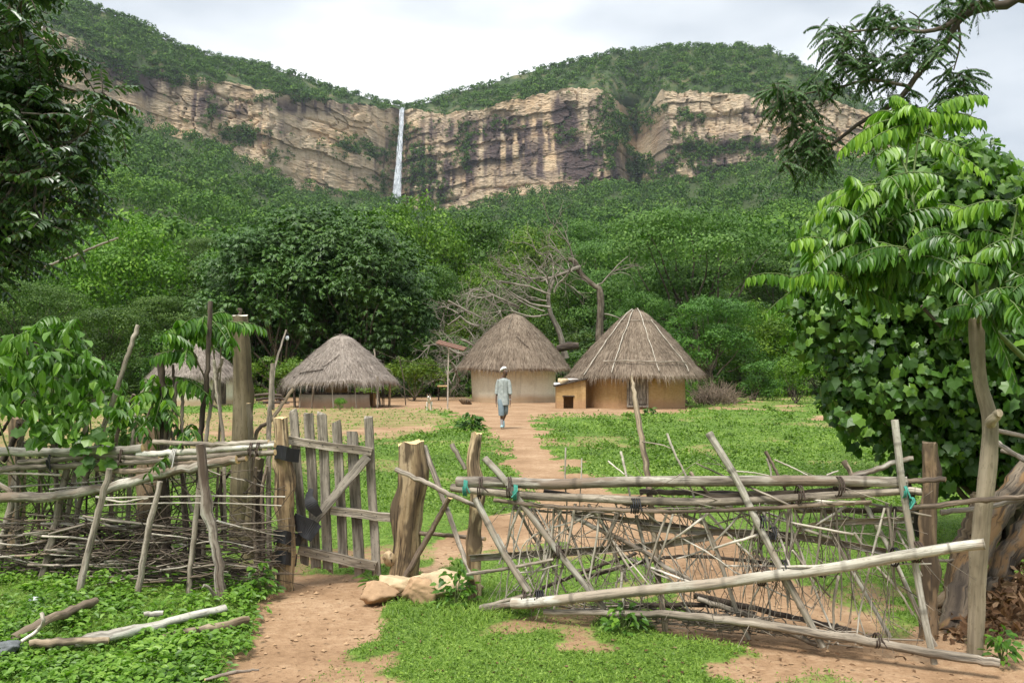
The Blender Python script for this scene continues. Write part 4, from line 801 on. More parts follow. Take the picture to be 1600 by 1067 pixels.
for pts, w_, mt, bk in (
    ([(-2, 890), (8, 830), (22, 760), (37, 690)], 12, 'grey_stick', 0), ([(66, 905), (84, 830), (105, 732)], 13, 'grey_stick', 0), ([(122, 930), (142, 845), (171, 732)], 12, 'grey_stick', 0),
    ([(214, 932), (228, 850), (250, 752)], 11, 'grey_stick', 0), ([(295, 926), (303, 840), (314, 740)], 10, 'grey_stick', 0),
    ([(410, 905), (411, 830), (409, 770), (417, 728)], 6.5, 'brown_stick', 0)): stake(pts, w_, mt, bk)
o_ = stick('stake', [(347, 935, DL(340)-.12), (338, 860, DL(340)-.12), (322, 780, DL(340)-.13), (313, 694, DL(340)-.13)], 19, 'peel', parent=lf, taper=[1, .75, .9, .8], rough=.3, knots=5); tag(o_, 'stake with flaking pale bark')
stick('root_snag', [(340, 940, DL(345)-.2), (328, 920, DL(345)-.25), (318, 914, DL(345)-.3)], 6, 'peel', parent=lf, knots=1)
DBk = lambda x_: DL(x_)+.28
for pts, w_, mt in (
    ([(28, 900), (27, 718), (36, 680), (45, 640)], 7, 'grey_stick'), ([(90, 880), (88, 697), (96, 606)], 8, 'grey_stick'), ([(120, 800), (110, 640), (96, 583)], 4.5, 'white_bark'),
    ([(100, 830), (128, 690), (150, 615), (158, 572)], 8, 'grey_stick'), ([(110, 880), (130, 760), (168, 650), (200, 555), (216, 508)], 9, 'grey_stick'), ([(170, 860), (182, 687), (209, 616)], 7, 'brown_stick'),
    ([(195, 900), (207, 694), (226, 596)], 8, 'grey_stick'), ([(215, 690), (235, 640), (250, 608)], 4, 'dark_stick'), ([(262, 890), (256, 697), (258, 640), (249, 552)], 15, 'dark_stick'),
    ([(300, 800), (267, 674), (236, 610)], 6, 'grey_stick'), ([(252, 900), (262, 700), (277, 596)], 7, 'grey_stick'), ([(290, 880), (284, 700), (287, 590)], 7, 'grey_stick'),
    ([(300, 880), (278, 680), (270, 570)], 6, 'dark_stick'), ([(310, 900), (312, 700), (324, 576), (329, 471)], 10, 'dark_stick'), ([(318, 870), (322, 697), (337, 596), (348, 559)], 7, 'grey_stick'),
    ([(352, 860), (349, 694), (337, 596), (334, 562)], 6, 'grey_stick'), ([(240, 880), (250, 760), (262, 655)], 8, 'brown_stick'), ([(330, 800), (345, 760), (361, 735)], 5, 'dark_stick'), ([(350, 840), (345, 770), (347, 735)], 7, 'dark_stick'),
    ([(135, 660), (138, 720), (132, 850)], 4, 'dark_stick'), ([(140, 700), (160, 760), (200, 860)], 4, 'brown_stick'), ([(40, 655), (60, 700), (70, 870)], 4, 'brown_stick'), ([(0, 680), (18, 650), (38, 625)], 5, 'dark_stick'), ([(4, 720), (20, 690), (30, 660)], 10, 'dark_stick'),
    ([(80, 660), (84, 720), (88, 800)], 3.5, 'brown_stick'), ([(160, 880), (150, 760), (158, 690)], 5, 'dark_stick'), ([(60, 850), (62, 700)], 5, 'brown_stick'), ([(400, 880), (396, 800), (400, 730)], 6, 'brown_stick')):
    q = [(x_, y_, DBk(x_)+RNG.normal(0, .03)) for x_, y_ in pts]; stick('stake', q, w_, mt, parent=lf, taper=.75, k=8, rough=.2, knots=2)
# brushwood: the larger twigs one by one, the fine tangle as one mass
def twig_pts(x0, x1, yr, D_, bend=14, dia=.12):
    n_ = 5; xs_ = np.linspace(x0, x1, n_); y0 = RNG.uniform(*yr); sl = RNG.normal(0, dia)*(x1-x0)
    ys_ = y0+np.linspace(-.5, .5, n_)*sl+np.cumsum(RNG.normal(0, bend*.4, n_))*.5; return [(a, float(np.clip(b, yr[0]-40, yr[1]+12)), D_+RNG.normal(0, .04)) for a, b in zip(xs_, ys_)]
for i in range(64):
    L_ = RNG.uniform(90, 260); x0 = RNG.uniform(-30, 440-L_*.8); x1 = min(x0+L_, RNG.uniform(432, 452)); yr = (800, 912) if i % 4 else (740, 880)
    stick('twig', twig_pts(x0, x1, (yr[0]+x0*.0, yr[1]-(20 if x0 < 100 else 0)), DL(x0)+RNG.uniform(-.06, .14), 16, .1 if i % 4 else .35), RNG.uniform(2.2, 4.6), ['grey_stick', 'pale_twig', 'brown_stick'][i % 3], parent=lf, taper=.4, k=5, rough=.2, n=16)
m = M()
for i in range(620):
    L_ = RNG.uniform(30, 150)*(1 if i % 3 else .5); x0 = RNG.uniform(-40, 435-L_*.7); D_ = DL(x0)+RNG.uniform(0, .38); low = i % 4 != 0
    a_ = np.array([P(*q) for q in twig_pts(x0, x0+L_, (812, 915) if low else (740, 900), D_, 13, .16 if low else .9)]); a_[:, 2] = np.maximum(a_[:, 2], .02); m.tube(curve(a_, 7), np.linspace(RNG.uniform(.0035, .008), .002, 7), 4, 0, False)
tag(m.build('brushwood', woodmat('brushwood_twigs', (.05, .038, .028), (.13, .10, .072), (.25, .205, .155), 10, .2), lf), kind='stuff')
for x_, y_, r_, mt, t_ in ((192, 711, .055, 'vine_tie', 2), (81, 720, .06, 'rubber', 2), (273, 713, .055, 'cord', 3), (393, 702, .05, 'vine_tie', 2), (404, 701, .05, 'vine_tie', 2)): tie(P(x_, y_, DL(x_)), r_, mt, lf, t_, tail=.09, wr=.005)

# posts
def post(name, pts, wpx, mt, label, cat='post', cap='cut', rough=.25, knots=4, k=14, taper=1.0, parent=None):
    (x0, y0) = pts[0]; D0 = GD(y0); q = [(x0, y0+12, D0)]+[(x_, y_, D0) for x_, y_ in pts]; a_ = np.array([P(*t_) for t_ in q]); n = 44; c_ = curve(a_, n); w0 = np.array(wpx if hasattr(wpx, '__len__') else [wpx, wpx*taper], float)/F*D0/2
    rad = np.interp(np.linspace(0, 1, n), np.linspace(0, 1, len(w0)), w0); m = M(); m.tube(c_, rad, k, rough, True, 0, 1, knots=knots)
    v = m.v[0]; top = v.reshape(n, k, 3)[-1]; ed = RNG.normal(0, w0[-1]*.12, k); top[:, 2] += ed; m.v[-1][:k] = top
    return tag(m.build(name, [MAT[mt], MAT[cap]], parent), label, cat)
post('gate_post', [(446, 914), (448, 845), (445, 790), (445, 740), (441, 700), (439, 653)], [25, 27, 29, 26, 31, 30, 22, 19], 'ochre_post', 'gnarled worm-eaten gate post with black rubber hinges, left of the plank gate', knots=9, rough=.35)
post('gate_post', [(628, 906), (636, 850), (640, 790), (645, 740), (643, 692)], [46, 44, 42, 42, 44, 42], 'ochre_post', 'thick barkless ochre post right of the plank gate', rough=.22, knots=5)
m = M(); rock(m, P(608, 873, 6.82), (.055, .06, .085), 31, .6); tag(m.build('knot', MAT['ochre_post'], bpy.data.objects['gate_post.001']))
post('fence_post', [(742, 937), (740, 880), (741, 820), (746, 770), (740, 722), (745, 677)], [18, 20, 20, 21, 20, 27, 20, 17], 'ochre_post', 'slim brown post with fresh cut top at the left end of the bamboo hurdle', rough=.3, knots=3)
post('fence_post', [(1450, 992), (1452, 900), (1449, 820), (1453, 760), (1452, 692)], [28, 27, 25, 24, 23], 'bark_post', 'brown barky post stub at the right end of the bamboo hurdle', cap='bark_post', rough=.3, knots=4)
post('stump_post', [(374, 845), (376, 760), (380, 640), (378, 560), (374, 494)], [35, 32, 33, 30, 27, 25], 'brown_bark', 'tall thick living trunk post cut white at the top, rising behind the left fence', cap='cut_white', rough=.10, knots=3)
stick('stump_sprout', [(374, 492, 8.47), (377, 486, 8.47), (372, 483, 8.47), (378, 484, 8.47)], 5, 'trunk', parent=bpy.data.objects['stump_post'])
post('fence_post', [(24, 862), (26, 760), (25, 653)], [26, 24, 22], 'bark_post', 'short brown stump post behind the fence at the far left edge', cap='bark_post')
post('fence_post', [(230, 862), (232, 770), (234, 668)], [38, 36, 36], 'bark_post', 'thick sawn stump post standing behind the middle of the left fence', cap='logwood')
post('fence_post', [(390, 868), (396, 790), (403, 715)], [26, 22, 18], 'brown_bark', 'short leaning post between the tall trunk post and the gate post', cap='bark_post')
post('fence_post', [(408, 880), (406, 800), (403, 735)], [14, 12, 16], 'dark_stick', 'thin dark post beside the short leaning post', cap='bark_post')
sticks_ = [('fork_stick', [(421, 905, 6.9), (420, 700, 6.95), (426, 568, 7.0)], 9, 'grey_stick', 'straight grey stake standing just left of the gate post'), ('fork_stick', [(427, 640, 7.0), (429, 576, 7.2), (447, 516, 7.6)], 4, 'grey_stick', 'thin leaning stick that carries the wire and white bulb'), ('leaning_stick', [(395, 860, 7.3), (398, 690, 7.2), (425, 655, 7.2), (458, 607, 7.3)], 6.5, 'logwood', 'bent pale brown stick leaning right towards the shelter'), ('leaning_stick', [(396, 840, 7.6), (393, 700, 7.5), (388, 630, 7.5)], 10, 'smooth_bark', 'short pale stick standing against the tall trunk post')]
for nm, pts, w_, mt, lb in sticks_: stick(nm, pts, w_, mt, lb, 'stick', cap='cut')
bl = empty('light_bulb', P(449, 527, 7.6), 'small white bulb hanging from the thin wire stick', 'light bulb'); m = M(); c_ = P(449, 528, 7.6); rock(m, c_, (.014, .014, .022), 3, 0); m.build('glass', plain('white_glass', (.8, .82, .84), .2, .05), bl); m = M(); m.tube([c_+V3(0, 0, .015), c_+V3(0, 0, .04)], .009, 8); m.build('socket', MAT['rubber'], bl)

# the gate
gp = empty('plank_gate', P(522, 893, 6.95), 'grey weathered plank gate with a diagonal brace and black rubber hinges', 'gate')
DG = lambda x_: 6.80+(x_-450)*.0011
def board(name, a, b, wpx, th, off, mt, parent, jag=.0):
    A = P(a[0], a[1], DG(a[0])+off); B = P(b[0], b[1], DG(b[0])+off); t = unit(B-A); s_ = unit(np.cross(t, V3(0.12, 1, 0))); nn = np.cross(s_, t); n = 12; wd = wpx/F*6.85/2; u = np.linspace(0, 1, n); ctr = A+(B-A)*u[:, None]+s_*((fbm(u*3+a[0], u*0, 2, 1)-.5)*.012)[:, None]; sd_ = random.random()*30
    prof = [(1, 1), (-1, 1), (-1, -1), (1, -1)]; v = np.stack([ctr+s_*(p_[0]*wd*(1+(fbm(u*5+a[1]+p_[0], u*0, 2, 6)-.5)*.16))[:, None]+nn*p_[1]*th/2 for p_ in prof], 1); v[0] += t*RNG.normal(0, .006, (4, 1))*(1+jag); v[-1] += t*RNG.normal(0, .006, (4, 1))*(1+jag)
    L_ = np.linalg.norm(B-A); tcx = np.stack([np.array([0, 2*wd, 2*wd, 0])[None]+sd_+0*u[:, None], np.array([0, 0, th, th])[None]+0*u[:, None], np.array([0]*4)[None]+u[:, None]*L_+sd_], -1); m = M(); m.grid(v[:, ::-1], 0, tcx[:, ::-1], 0, True, False); m.add(v[0], [np.array([[0, 1, 2, 3]])], 0, tcx[0], 0, False); m.add(v[-1], [np.array([[3, 2, 1, 0]])], 0, tcx[-1], 0, False)
    return m.build(name, MAT[mt], parent)
for a, b, w_ in (((458, 641), (476, 880), 13), ((482, 644), (494, 886), 15), ((503, 645), (513, 891), 15), ((526, 661), (537, 886), 14.5), ((550, 677), (563, 895), 17), ((576, 649), (588, 898), 13.5)): board('plank', a, b, w_, .022, .03, 'plank', gp, 2)
board('rail', (449, 688), (581, 706), 12.5, .035, 0, 'rail_plank', gp); board('rail', (467, 859), (588, 884), 14, .035, 0, 'rail_plank', gp); board('brace', (462, 848), (574, 713), 13.5, .03, -.036, 'plank', gp); board('latch_bar', (521, 797), (622, 810), 13, .04, -.0, 'rail_plank', gp, 3)
for x_, y_ in ((458, 689), (484, 692), (504, 695), (527, 698), (551, 701), (576, 705), (476, 862), (495, 866), (513, 869), (537, 873), (563, 878), (585, 882), (540, 800), (565, 803), (588, 806)): m = M(); c_ = P(x_, y_, DG(x_)-.018); m.tube([c_, c_+V3(0, -.004, 0)], .004, 6, 0, True); m.build('nail_head', MAT['rubber'], gp)
for y_, h_, e_x in ((709, .10, 467), (840, .095, 470), (872, .09, 463)): ribbon('rubber_hinge', [P(430, y_+3, 6.80), P(428, y_-2, 6.68), P(437, y_-3, 6.58), P(448, y_, 6.58), P(456, y_+2, 6.66), P(e_x, y_+3, 6.74)], [h_*.9, h_, h_*1.05, h_, h_], .008, 'rubber', gp)
ribbon('rubber_patch', [P(458, 812, 6.72), P(470, 819, 6.70), P(482, 826, 6.70), P(494, 834, 6.72)], [.12, .135, .15, .14], .008, 'rubber', gp, axis=(-.25, 0, 1))
ribbon('rubber_strap', [P(487, 763, 6.76), P(483, 776, 6.74), P(487, 789, 6.72), P(499, 804, 6.74)], [.03, .06, .10, .06], .008, 'rubber', gp, axis=(1, 0, .2))

# poles crossing between the thick post and the hurdle post
for pts, w_, mt, lb in ((([(618, 733, 6.62), (660, 751, 6.55), (702, 772, 6.35), (750, 792, 6.1)]), 8.5, 'grey_stick', 'upper pole sloping down from the thick ochre post to the hurdle'), ([(663, 697, 6.95), (685, 760, 6.75), (706, 815, 6.5), (737, 905, 6.2)], 9, 'grey_stick', 'dark pole leaning from the top of the thick ochre post down to the hurdle post'), ([(629, 909, 6.75), (655, 862, 6.7), (680, 818, 6.65), (703, 776, 6.5)], 10, 'brown_stick', 'short pole propped from the foot of the thick ochre post up to the crossing'), ([(640, 832, 6.9), (700, 836, 6.7), (758, 842, 6.5)], 7.5, 'brown_stick', 'low level pole behind the crossed poles')): stick('cross_pole', pts, w_, mt, lb, 'pole', cap='cut', group=None)

# ================================================================== BAMBOO HURDLE
hf = empty('bamboo_hurdle', G(1100, 995), 'long hurdle of weathered bamboo poles and criss-cross twigs tied with bark and cloth', 'hurdle')
def at_(pts, off=0.0): return [(x_, y_, DR(x_)+off) for x_, y_ in pts]
bamboo('rail', at_([(715, 751), (790, 753), (880, 757), (1000, 755), (1100, 752), (1300, 750), (1390, 750), (1418, 751)], -.02), 19, hf, taper=.78)
bamboo('rail', at_([(706, 762), (790, 771), (910, 778), (1100, 784), (1263, 777), (1410, 767), (1440, 768)], -.02), 15, hf, 'grey_stick', taper=.75)
for pts, w_, off, mt in (([(772, 781), (850, 790), (970, 797), (1100, 798), (1362, 784)], 7, -.06, 'brown_stick'), ([(1100, 776), (1200, 772), (1299, 766), (1391, 753), (1478, 749)], 10, .02, 'brown_stick'), ([(1240, 797), (1372, 797), (1440, 792), (1530, 781), (1620, 776)], 10, .08, 'brown_stick'), ([(1000, 768), (1100, 770), (1230, 772)], 9, .05, 'dark_stick'), ([(850, 768), (960, 783), (1010, 788)], 8, .05, 'dark_stick'), ([(900, 905), (1050, 870), (1200, 880), (1290, 900)], 6, .08, 'dark_stick'),
    ([(1090, 935), (1180, 965), (1260, 1000), (1283, 1008)], 9, .05, 'grey_stick'), ([(1085, 930), (1200, 955), (1330, 985)], 10, .1, 'dark_stick'), ([(960, 945), (1100, 945), (1180, 958)], 8, .08, 'dark_stick'),
    ([(850, 955), (970, 958), (1080, 962), (1208, 978), (1336, 999), (1480, 1023), (1562, 1036)], [10, 14], -.06, 'grey_stick'),
    ([(730, 897), (790, 888), (865, 874)], 6, -.03, 'grey_stick'), ([(847, 918), (920, 890), (994, 864)], 6, .03, 'dark_stick'), ([(895, 807), (1000, 858), (1040, 885), (1110, 925)], 8, .03, 'bamboo'), ([(754, 950), (790, 938), (830, 928)], 7, -.04, 'grey_stick'), ([(1332, 743), (1365, 735), (1398, 722), (1427, 716)], 9, .03, 'bamboo')):
    wl = w_ if np.isscalar(w_) else w_[1]; stick('rail', at_(pts, off), wl, mt, parent=hf, taper=.8 if np.isscalar(w_) else [.7, 1, 1], k=9, rough=.2, knots=3, cap='cut' if mt == 'brown_stick' else None)
bamboo('low_rail', at_([(800, 941), (859, 938), (955, 929), (1100, 914), (1190, 900), (1299, 886), (1420, 866), (1480, 857), (1538, 853)], -.09), 18.5, hf, 'pale_bamboo', taper=.82); bamboo('low_rail', at_([(752, 952), (780, 946), (830, 938)], -.03), 14, hf)
for pts, w_, off in (([(735, 870), (868, 861), (1000, 852), (1110, 836)], 14, .05), ([(1000, 822), (1080, 828), (1208, 832), (1300, 845), (1385, 860)], 13, .05), ([(1245, 826), (1300, 815), (1427, 810)], 12, -.0), ([(892, 800), (1000, 813), (1110, 829)], 12, .06), ([(1060, 800), (1160, 838), (1250, 843)], 7, .06)): halfpipe('split_rail', at_(pts, off), w_, hf)
for pts, w_ in (([(742, 777), (765, 823), (790, 870), (825, 925)], 11), ([(775, 835), (800, 880), (830, 925)], 8), ([(757, 715), (787, 747), (817, 789), (871, 861), (922, 924), (945, 952)], 11), ([(1107, 676), (1149, 744), (1179, 806), (1215, 879), (1250, 945), (1286, 1012)], 12), ([(1398, 655), (1403, 700), (1408, 745), (1416, 795), (1431, 887), (1446, 971), (1460, 1036)], 12),
    ([(1332, 744), (1358, 799), (1391, 861), (1438, 963), (1462, 1008)], 8), ([(1285, 795), (1318, 868), (1358, 938), (1391, 996)], 7), ([(1095, 806), (1117, 854), (1153, 960), (1171, 1000)], 7), ([(994, 804), (1008, 860), (1018, 909)], 6), ([(946, 825), (962, 870), (979, 909)], 6)):
    bamboo('stake', at_(pts, .04 if w_ < 9 else -.045), w_, hf, 'pale_bamboo', node=.22, k=8)
for pts, w_, mt in (([(706, 694), (716, 712), (727, 733)], 9, 'grey_stick'), ([(1318, 720), (1326, 732), (1333, 748)], 9, 'logwood'), ([(1226, 799), (1250, 860), (1277, 930), (1310, 1007)], 4.5, 'pale_twig'), ([(1042, 677), (1055, 710), (1072, 744), (1099, 816), (1115, 860)], 4, 'pale_twig'), ([(1003, 690), (1030, 694), (1048, 700)], 2.6, 'grey_stick'), ([(970, 705), (977, 735), (985, 780)], 4.5, 'pale_twig'), ([(950, 720), (962, 730), (976, 741)], 3, 'pale_twig'), ([(884, 699), (883, 750), (886, 798), (882, 860)], 3, 'pale_twig'), ([(909, 716), (908, 745), (905, 800)], 2.5, 'pale_twig'), ([(803, 785), (802, 830), (803, 868)], 3, 'pale_twig'), ([(1196, 705), (1205, 722), (1216, 742), (1240, 790)], 6, 'brown_stick'), ([(1198, 716), (1203, 730), (1206, 748)], 4, 'pale_twig'), ([(1148, 736), (1175, 738), (1202, 743)], 2.5, 'pale_twig'), ([(1210, 718), (1235, 729), (1262, 742)], 3, 'pale_twig'), ([(1078, 738), (1090, 752), (1112, 775)], 6, 'brown_stick'), ([(1292, 742), (1310, 735)], 3, 'pale_twig')):
    stick('twig', at_(pts, .03), w_, mt, parent=hf, k=6, taper=.7)
def bottom_y(x_): return 955+max(0, (x_-850))*.118
def hurdle_twig(i):
    x0 = RNG.uniform(790, 1400); y0 = RNG.uniform(785, 800) if i % 3 else RNG.uniform(830, 900); an = RNG.choice([1, -1])*abs(RNG.normal(0, 55))+(25 if i % 2 else 0); y1 = RNG.uniform(880, bottom_y(x0)+6)
    if i % 5 == 0: y1 = y0+RNG.normal(0, 40); an = RNG.choice([1, -1])*RNG.uniform(90, 190)
    x1 = float(np.clip(x0+an, 780, 1455)); y1 = min(y1, bottom_y(x1)+8); off = RNG.uniform(-.04, .07); b = RNG.normal(0, 3, 2); return [(x0, y0, DR(x0)+off), (x0*.66+x1*.34+b[0], y0*.66+y1*.34+b[1]*.5, DR(x0)+off), (x0*.3+x1*.7+b[1], y0*.3+y1*.7, DR(x1)+off), (x1, y1, DR(x1)+off)]
for i in range(72): stick('twig', hurdle_twig(i), RNG.uniform(3.0, 5.6), ['pale_twig', 'pale_twig', 'grey_stick'][i % 3], parent=hf, k=5, taper=.55, n=14, rough=.2)
for i in range(12):
    x0 = 850+RNG.normal(0, 16); stick('twig', at_([(x0, 880+RNG.normal(0, 8)), (x0*.5+430+RNG.normal(0, 10), 840), (880+RNG.normal(0, 35), 790+RNG.uniform(-5, 25))]), RNG.uniform(2, 3.4), 'pale_twig', parent=hf, k=5, n=12)
m = M()
for i in range(150):
    a_ = curve(np.array([P(*q) for q in hurdle_twig(i+1)]), 9); m.tube(a_, np.linspace(RNG.uniform(.002, .0045), .0016, 9), 4, 0, False)
    for j in (3, 6): t_ = unit(a_[j+1]-a_[j])+RNG.normal(0, .5, 3); m.tube([a_[j], a_[j]+t_*.05, a_[j]+t_*RNG.uniform(.09, .2)+V3(0, 0, -.01)], [.0025, .002, .0012], 4, 0, False)     # forks
for i in range(130):
    x0 = RNG.uniform(830, 1330); a_ = np.array([P(*q) for q in at_([(x0, bottom_y(x0)-RNG.uniform(0, 40)), (x0+RNG.normal(20, 25), bottom_y(x0)-RNG.uniform(0, 30)), (x0+RNG.normal(50, 40), bottom_y(x0)-RNG.uniform(-6, 20))], RNG.uniform(-.02, .2))]); a_[:, 2] = np.maximum(a_[:, 2], .01); m.tube(curve(a_, 7), RNG.uniform(.002, .006), 4, 0, False)
tag(m.build('brushwood', MAT['grey_stick'], hf), kind='stuff')
for x_, y_, r_, mt, t_ in ((727, 762, .052, 'cloth_teal', 3), (805, 769, .05, 'cloth_teal', 3), (750, 762, .07, 'vine_tie', 2), (795, 761, .07, 'vine_tie', 2), (992, 790, .045, 'rubber', 4), (1310, 760, .055, 'vine_tie', 2), (1248, 772, .05, 'vine_tie', 2), (1412, 768, .032, 'cloth_teal', 2), (1424, 784, .024, 'cloth_teal', 2), (818, 933, .05, 'vine_tie', 2), (842, 935, .055, 'rubber', 4), (1190, 900, .055, 'vine_tie', 3), (1224, 890, .055, 'rubber', 2), (1398, 870, .05, 'rubber', 2), (1431, 862, .055, 'vine_tie', 3), (1207, 833, .035, 'rubber', 2), (1190, 815, .035, 'rubber', 2), (1370, 1000, .04, 'vine_tie', 2), (871, 862, .04, 'vine_tie', 3)):
    tie(P(x_, y_, DR(x_)-.05), r_, mt, hf, t_, .014 if mt != 'cloth_teal' else .009, tail=.04, wr=.005)
stick('tall_pole', [(1040, 985, 5.55), (1022, 840, 5.6), (1012, 744, 5.65), (1003, 690, 5.7), (992, 620, 5.8), (987, 588, 5.85)], 9.5, 'logwood', 'tall tan pole with a pointed tip standing behind the middle of the hurdle', 'pole', taper=[1, 1, 1, .95, .35], k=9)

# living post and old leaning trunks at the right
lp = post('living_post', [(1523, 1017), (1526, 960), (1528, 892), (1535, 810), (1545, 716), (1547, 656), (1535, 610), (1528, 562), (1526, 498)], [26, 24, 25, 25, 25, 27, 22, 20, 21, 24], 'smooth_bark', 'smooth pale living post at the right end of the hurdle, sprouting leaves from its top', cap='smooth_bark', rough=.10, knots=5, k=16)
stick('branch_stub', [(1548, 662, 5.05), (1556, 650, 4.98), (1562, 645, 4.95)], 16, 'smooth_bark', parent=lp, cap='logwood', k=10)
for pts, w_, mt, lb in (([(1490, 985, 5.6), (1512, 900, 5.8), (1560, 800, 6.1), (1620, 720, 6.4)], [52, 44, 40, 40], 'old_trunk', 'old grey split trunk leaning right behind the living post'), ([(1545, 960, 5.9), (1570, 880, 6.1), (1640, 770, 6.5)], [40, 36, 32], 'old_trunk', 'second old trunk leaning right, low at the right edge'), ([(1482, 935, 5.9), (1495, 860, 5.95), (1522, 800, 6.0), (1530, 770, 6.0)], [22, 18, 20], 'bark_post', 'crooked brown branch between the barky stub and the living post')):
    D_ = pts[0][2]; a_ = [(pts[0][0]-6, pts[0][1]+22, D_)]+pts; stick('leaning_tree', a_, max(w_), mt, lb, 'tree', taper=[v_/max(w_) for v_ in w_], k=18, rough=.16, knots=1, n=44)
for pts, w_, lb in (([(1556, 672, 5.9), (1605, 682, 5.8)], 8, 'grey stick poking left from the right edge, the upper of three'), ([(1556, 690, 6.0), (1605, 722, 5.7)], 8, 'grey stick sloping down to the right edge, the middle of three'), ([(1565, 704, 6.1), (1605, 716, 5.9)], 7, 'grey stick poking left from the right edge, the lowest of three'), ([(1470, 800, 5.9), (1540, 792, 5.9), (1610, 776, 5.8)], 9, 'long brown pole crossing behind the living post'), ([(1440, 870, 5.9), (1480, 876, 5.9), (1520, 866, 6)], 5, 'thin dark stick lying behind the barky stub')): stick('loose_stick', pts, w_, 'grey_stick', lb, 'stick')

# rocks at the gate
for ctr, r_, mt, lb, sd_ in ((P(690, 892, 6.45), (.235, .2, .125), 'rock_pale', 'large flat-topped sandy rock beside the foot of the thick ochre post', 2), (P(611, 918, 6.45), (.135, .14, .09), 'rock_pale', 'pale sandy rock at the right edge of the gateway path', 5), (P(652, 927, 6.25), (.125, .12, .13), 'rock_red', 'reddish pointed rock in front of the large sandy one', 8), (P(592, 944, 6.3), (.13, .12, .10), 'rock_red', 'low red earth lump in the path beside the pale rock', 14)):
    m = M(); ctr[2] = r_[2]*.55; rock(m, ctr, r_, sd_, .9, n=64); tag(m.build('rock', MAT[mt]), lb, 'rock')
# wood lying on the ground
for nm, pts, w_, mt, lb in (('log', [(18, 1000, GD(996)), (60, 975, GD(990)), (105, 955, GD(975)), (150, 938, GD(958))], [17, 14, 14, 12], 'logwood', 'mottled log lying at the left in the green leaves, upper one'), ('log', [(118, 1003, GD(1008)), (180, 990, GD(1000)), (250, 975, GD(985)), (352, 950, GD(962))], [15, 16, 15, 13], 'white_bark', 'long pale straight log lying in the green leaves below the fence'), ('log', [(255, 993, GD(998)), (320, 982, GD(990)), (388, 968, GD(976))], [7, 13, 11], 'logwood', 'short tan log at the edge of the dirt path'), ('log', [(48, 1006, GD(1012)), (100, 1002, GD(1010)), (170, 1000, GD(1006))], [12, 13, 10], 'logwood', 'split brown log end half buried in the green leaves'), ('branch', [(32, 1003, GD(1008)), (58, 985, 5.3), (68, 970, 5.2), (64, 957, 5.2)], [6, 6, 5], 'pale_twig', 'thin curved pale branch sticking up over the mottled log'), ('log_end', [(225, 960, GD(966)), (255, 958, GD(964))], [9, 9], 'white_bark', 'short pale stick end showing among the leaves below the fence'), ('branch', [(320, 1061, GD(1064)), (365, 1050, GD(1053)), (405, 1046, GD(1049))], [4, 6, 3], 'peel', 'small brown stick lying on the path at the bottom of the view'), ('branch', [(1455, 945, 5.9), (1500, 915, 5.9), (1520, 890, 6)], [18, 15, 12], 'bark_post', 'rotten brown branch between the leaning trunks')):
    stick(nm, [(q[0], q[1], q[2]-.12) for q in pts], max(w_), mt, lb, 'branch' if nm == 'branch' else 'log', taper=[v_/max(w_) for v_ in w_], k=10, rough=.25, knots=3, cap='cut')
m = M(); rock(m, P(55, 940, GD(945)), (.045, .03, .05), 4, .8); tag(m.build('plastic_scrap', plain('white_wrapper', (.7, .72, .75), .4, .1)), 'crumpled white plastic scrap in the leaves at left', 'litter')
m = M(); a = np.linspace(0, 6.28, 26); c_ = G(6, 1030); rock(m, c_+V3(0, 0, .06), (.085, .07, .06), 17, 1.6, n=48); tag(m.build('crumpled_rag', plain('grey_rag', (.13, .14, .14), .8, .3, 20)), 'crumpled grey rag at the bottom left edge', 'rag')

# ================================================================== NEAR FOLIAGE
def inpoly(px, py, poly):
    c = np.zeros(np.shape(px), bool); n = len(poly)
    for i in range(n):
        (x1, y1), (x2, y2) = poly[i], poly[(i+1) % n]
        if y1 != y2: c ^= ((y1 > py) != (y2 > py)) & (px < (x2-x1)*(py-y1)/(y2-y1)+x1)
    return c
def sample_poly(poly, n):
    a = np.array(poly, float); lo, hi = a.min(0), a.max(0); o = []
    while len(o) < n:
        q = RNG.uniform(lo, hi, (n*3, 2)); o += list(q[inpoly(q[:, 0], q[:, 1], poly)])
    return np.array(o[:n])
def PP(q, D): q = np.asarray(q, float); D = np.broadcast_to(D, len(q)); return np.stack([(q[:, 0]-800)/F*D, D, CH-(q[:, 1]-HY)/F*D], -1)
def rosettes(m, C, k, length, pairs, ll, lw, droop, ld, bias=(0, 0, .15), T=T_LEAF, at=None, jit=.15, spread=.05, **kw):
    n = len(C); C2 = np.repeat(C, k, 0)+RNG.normal(0, spread, (n*k, 3)); A = rdir(n*k); A[:, 2] = A[:, 2]*.45; A = unit(A+np.array(bias)); at = RNG.random(n) if at is None else at
    compound(m, C2, A, length*RNG.uniform(.65, 1.15, n*k), pairs, ll, lw, droop, ld, T, np.clip(np.repeat(at, k)+RNG.normal(0, .12, n*k), 0, 1), jit=jit, **kw)
LF_DARK = leafmat('dark_glossy_leaves', [(.02, .045, .016), (.05, .10, .03), (.12, .20, .05)], .36, .65, .25)
LF_FEATHER = leafmat('feathery_dark_leaves', [(.02, .055, .012), (.045, .105, .02), (.09, .17, .035)], .5, .4, .25)
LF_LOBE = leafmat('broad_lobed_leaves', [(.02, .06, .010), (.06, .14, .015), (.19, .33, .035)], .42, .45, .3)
LF_PINN = leafmat('light_pinnate_leaves', [(.03, .085, .012), (.085, .20, .018), (.27, .44, .045)], .38, .5, .36)
LF_VINE = leafmat('green_vine_leaves', [(.035, .09, .012), (.085, .19, .02), (.19, .33, .04)], .42, .45, .35)
TW = MAT['trunk']; STEMG = plain('green_stem', (.10, .14, .04), .6, .2, 30)
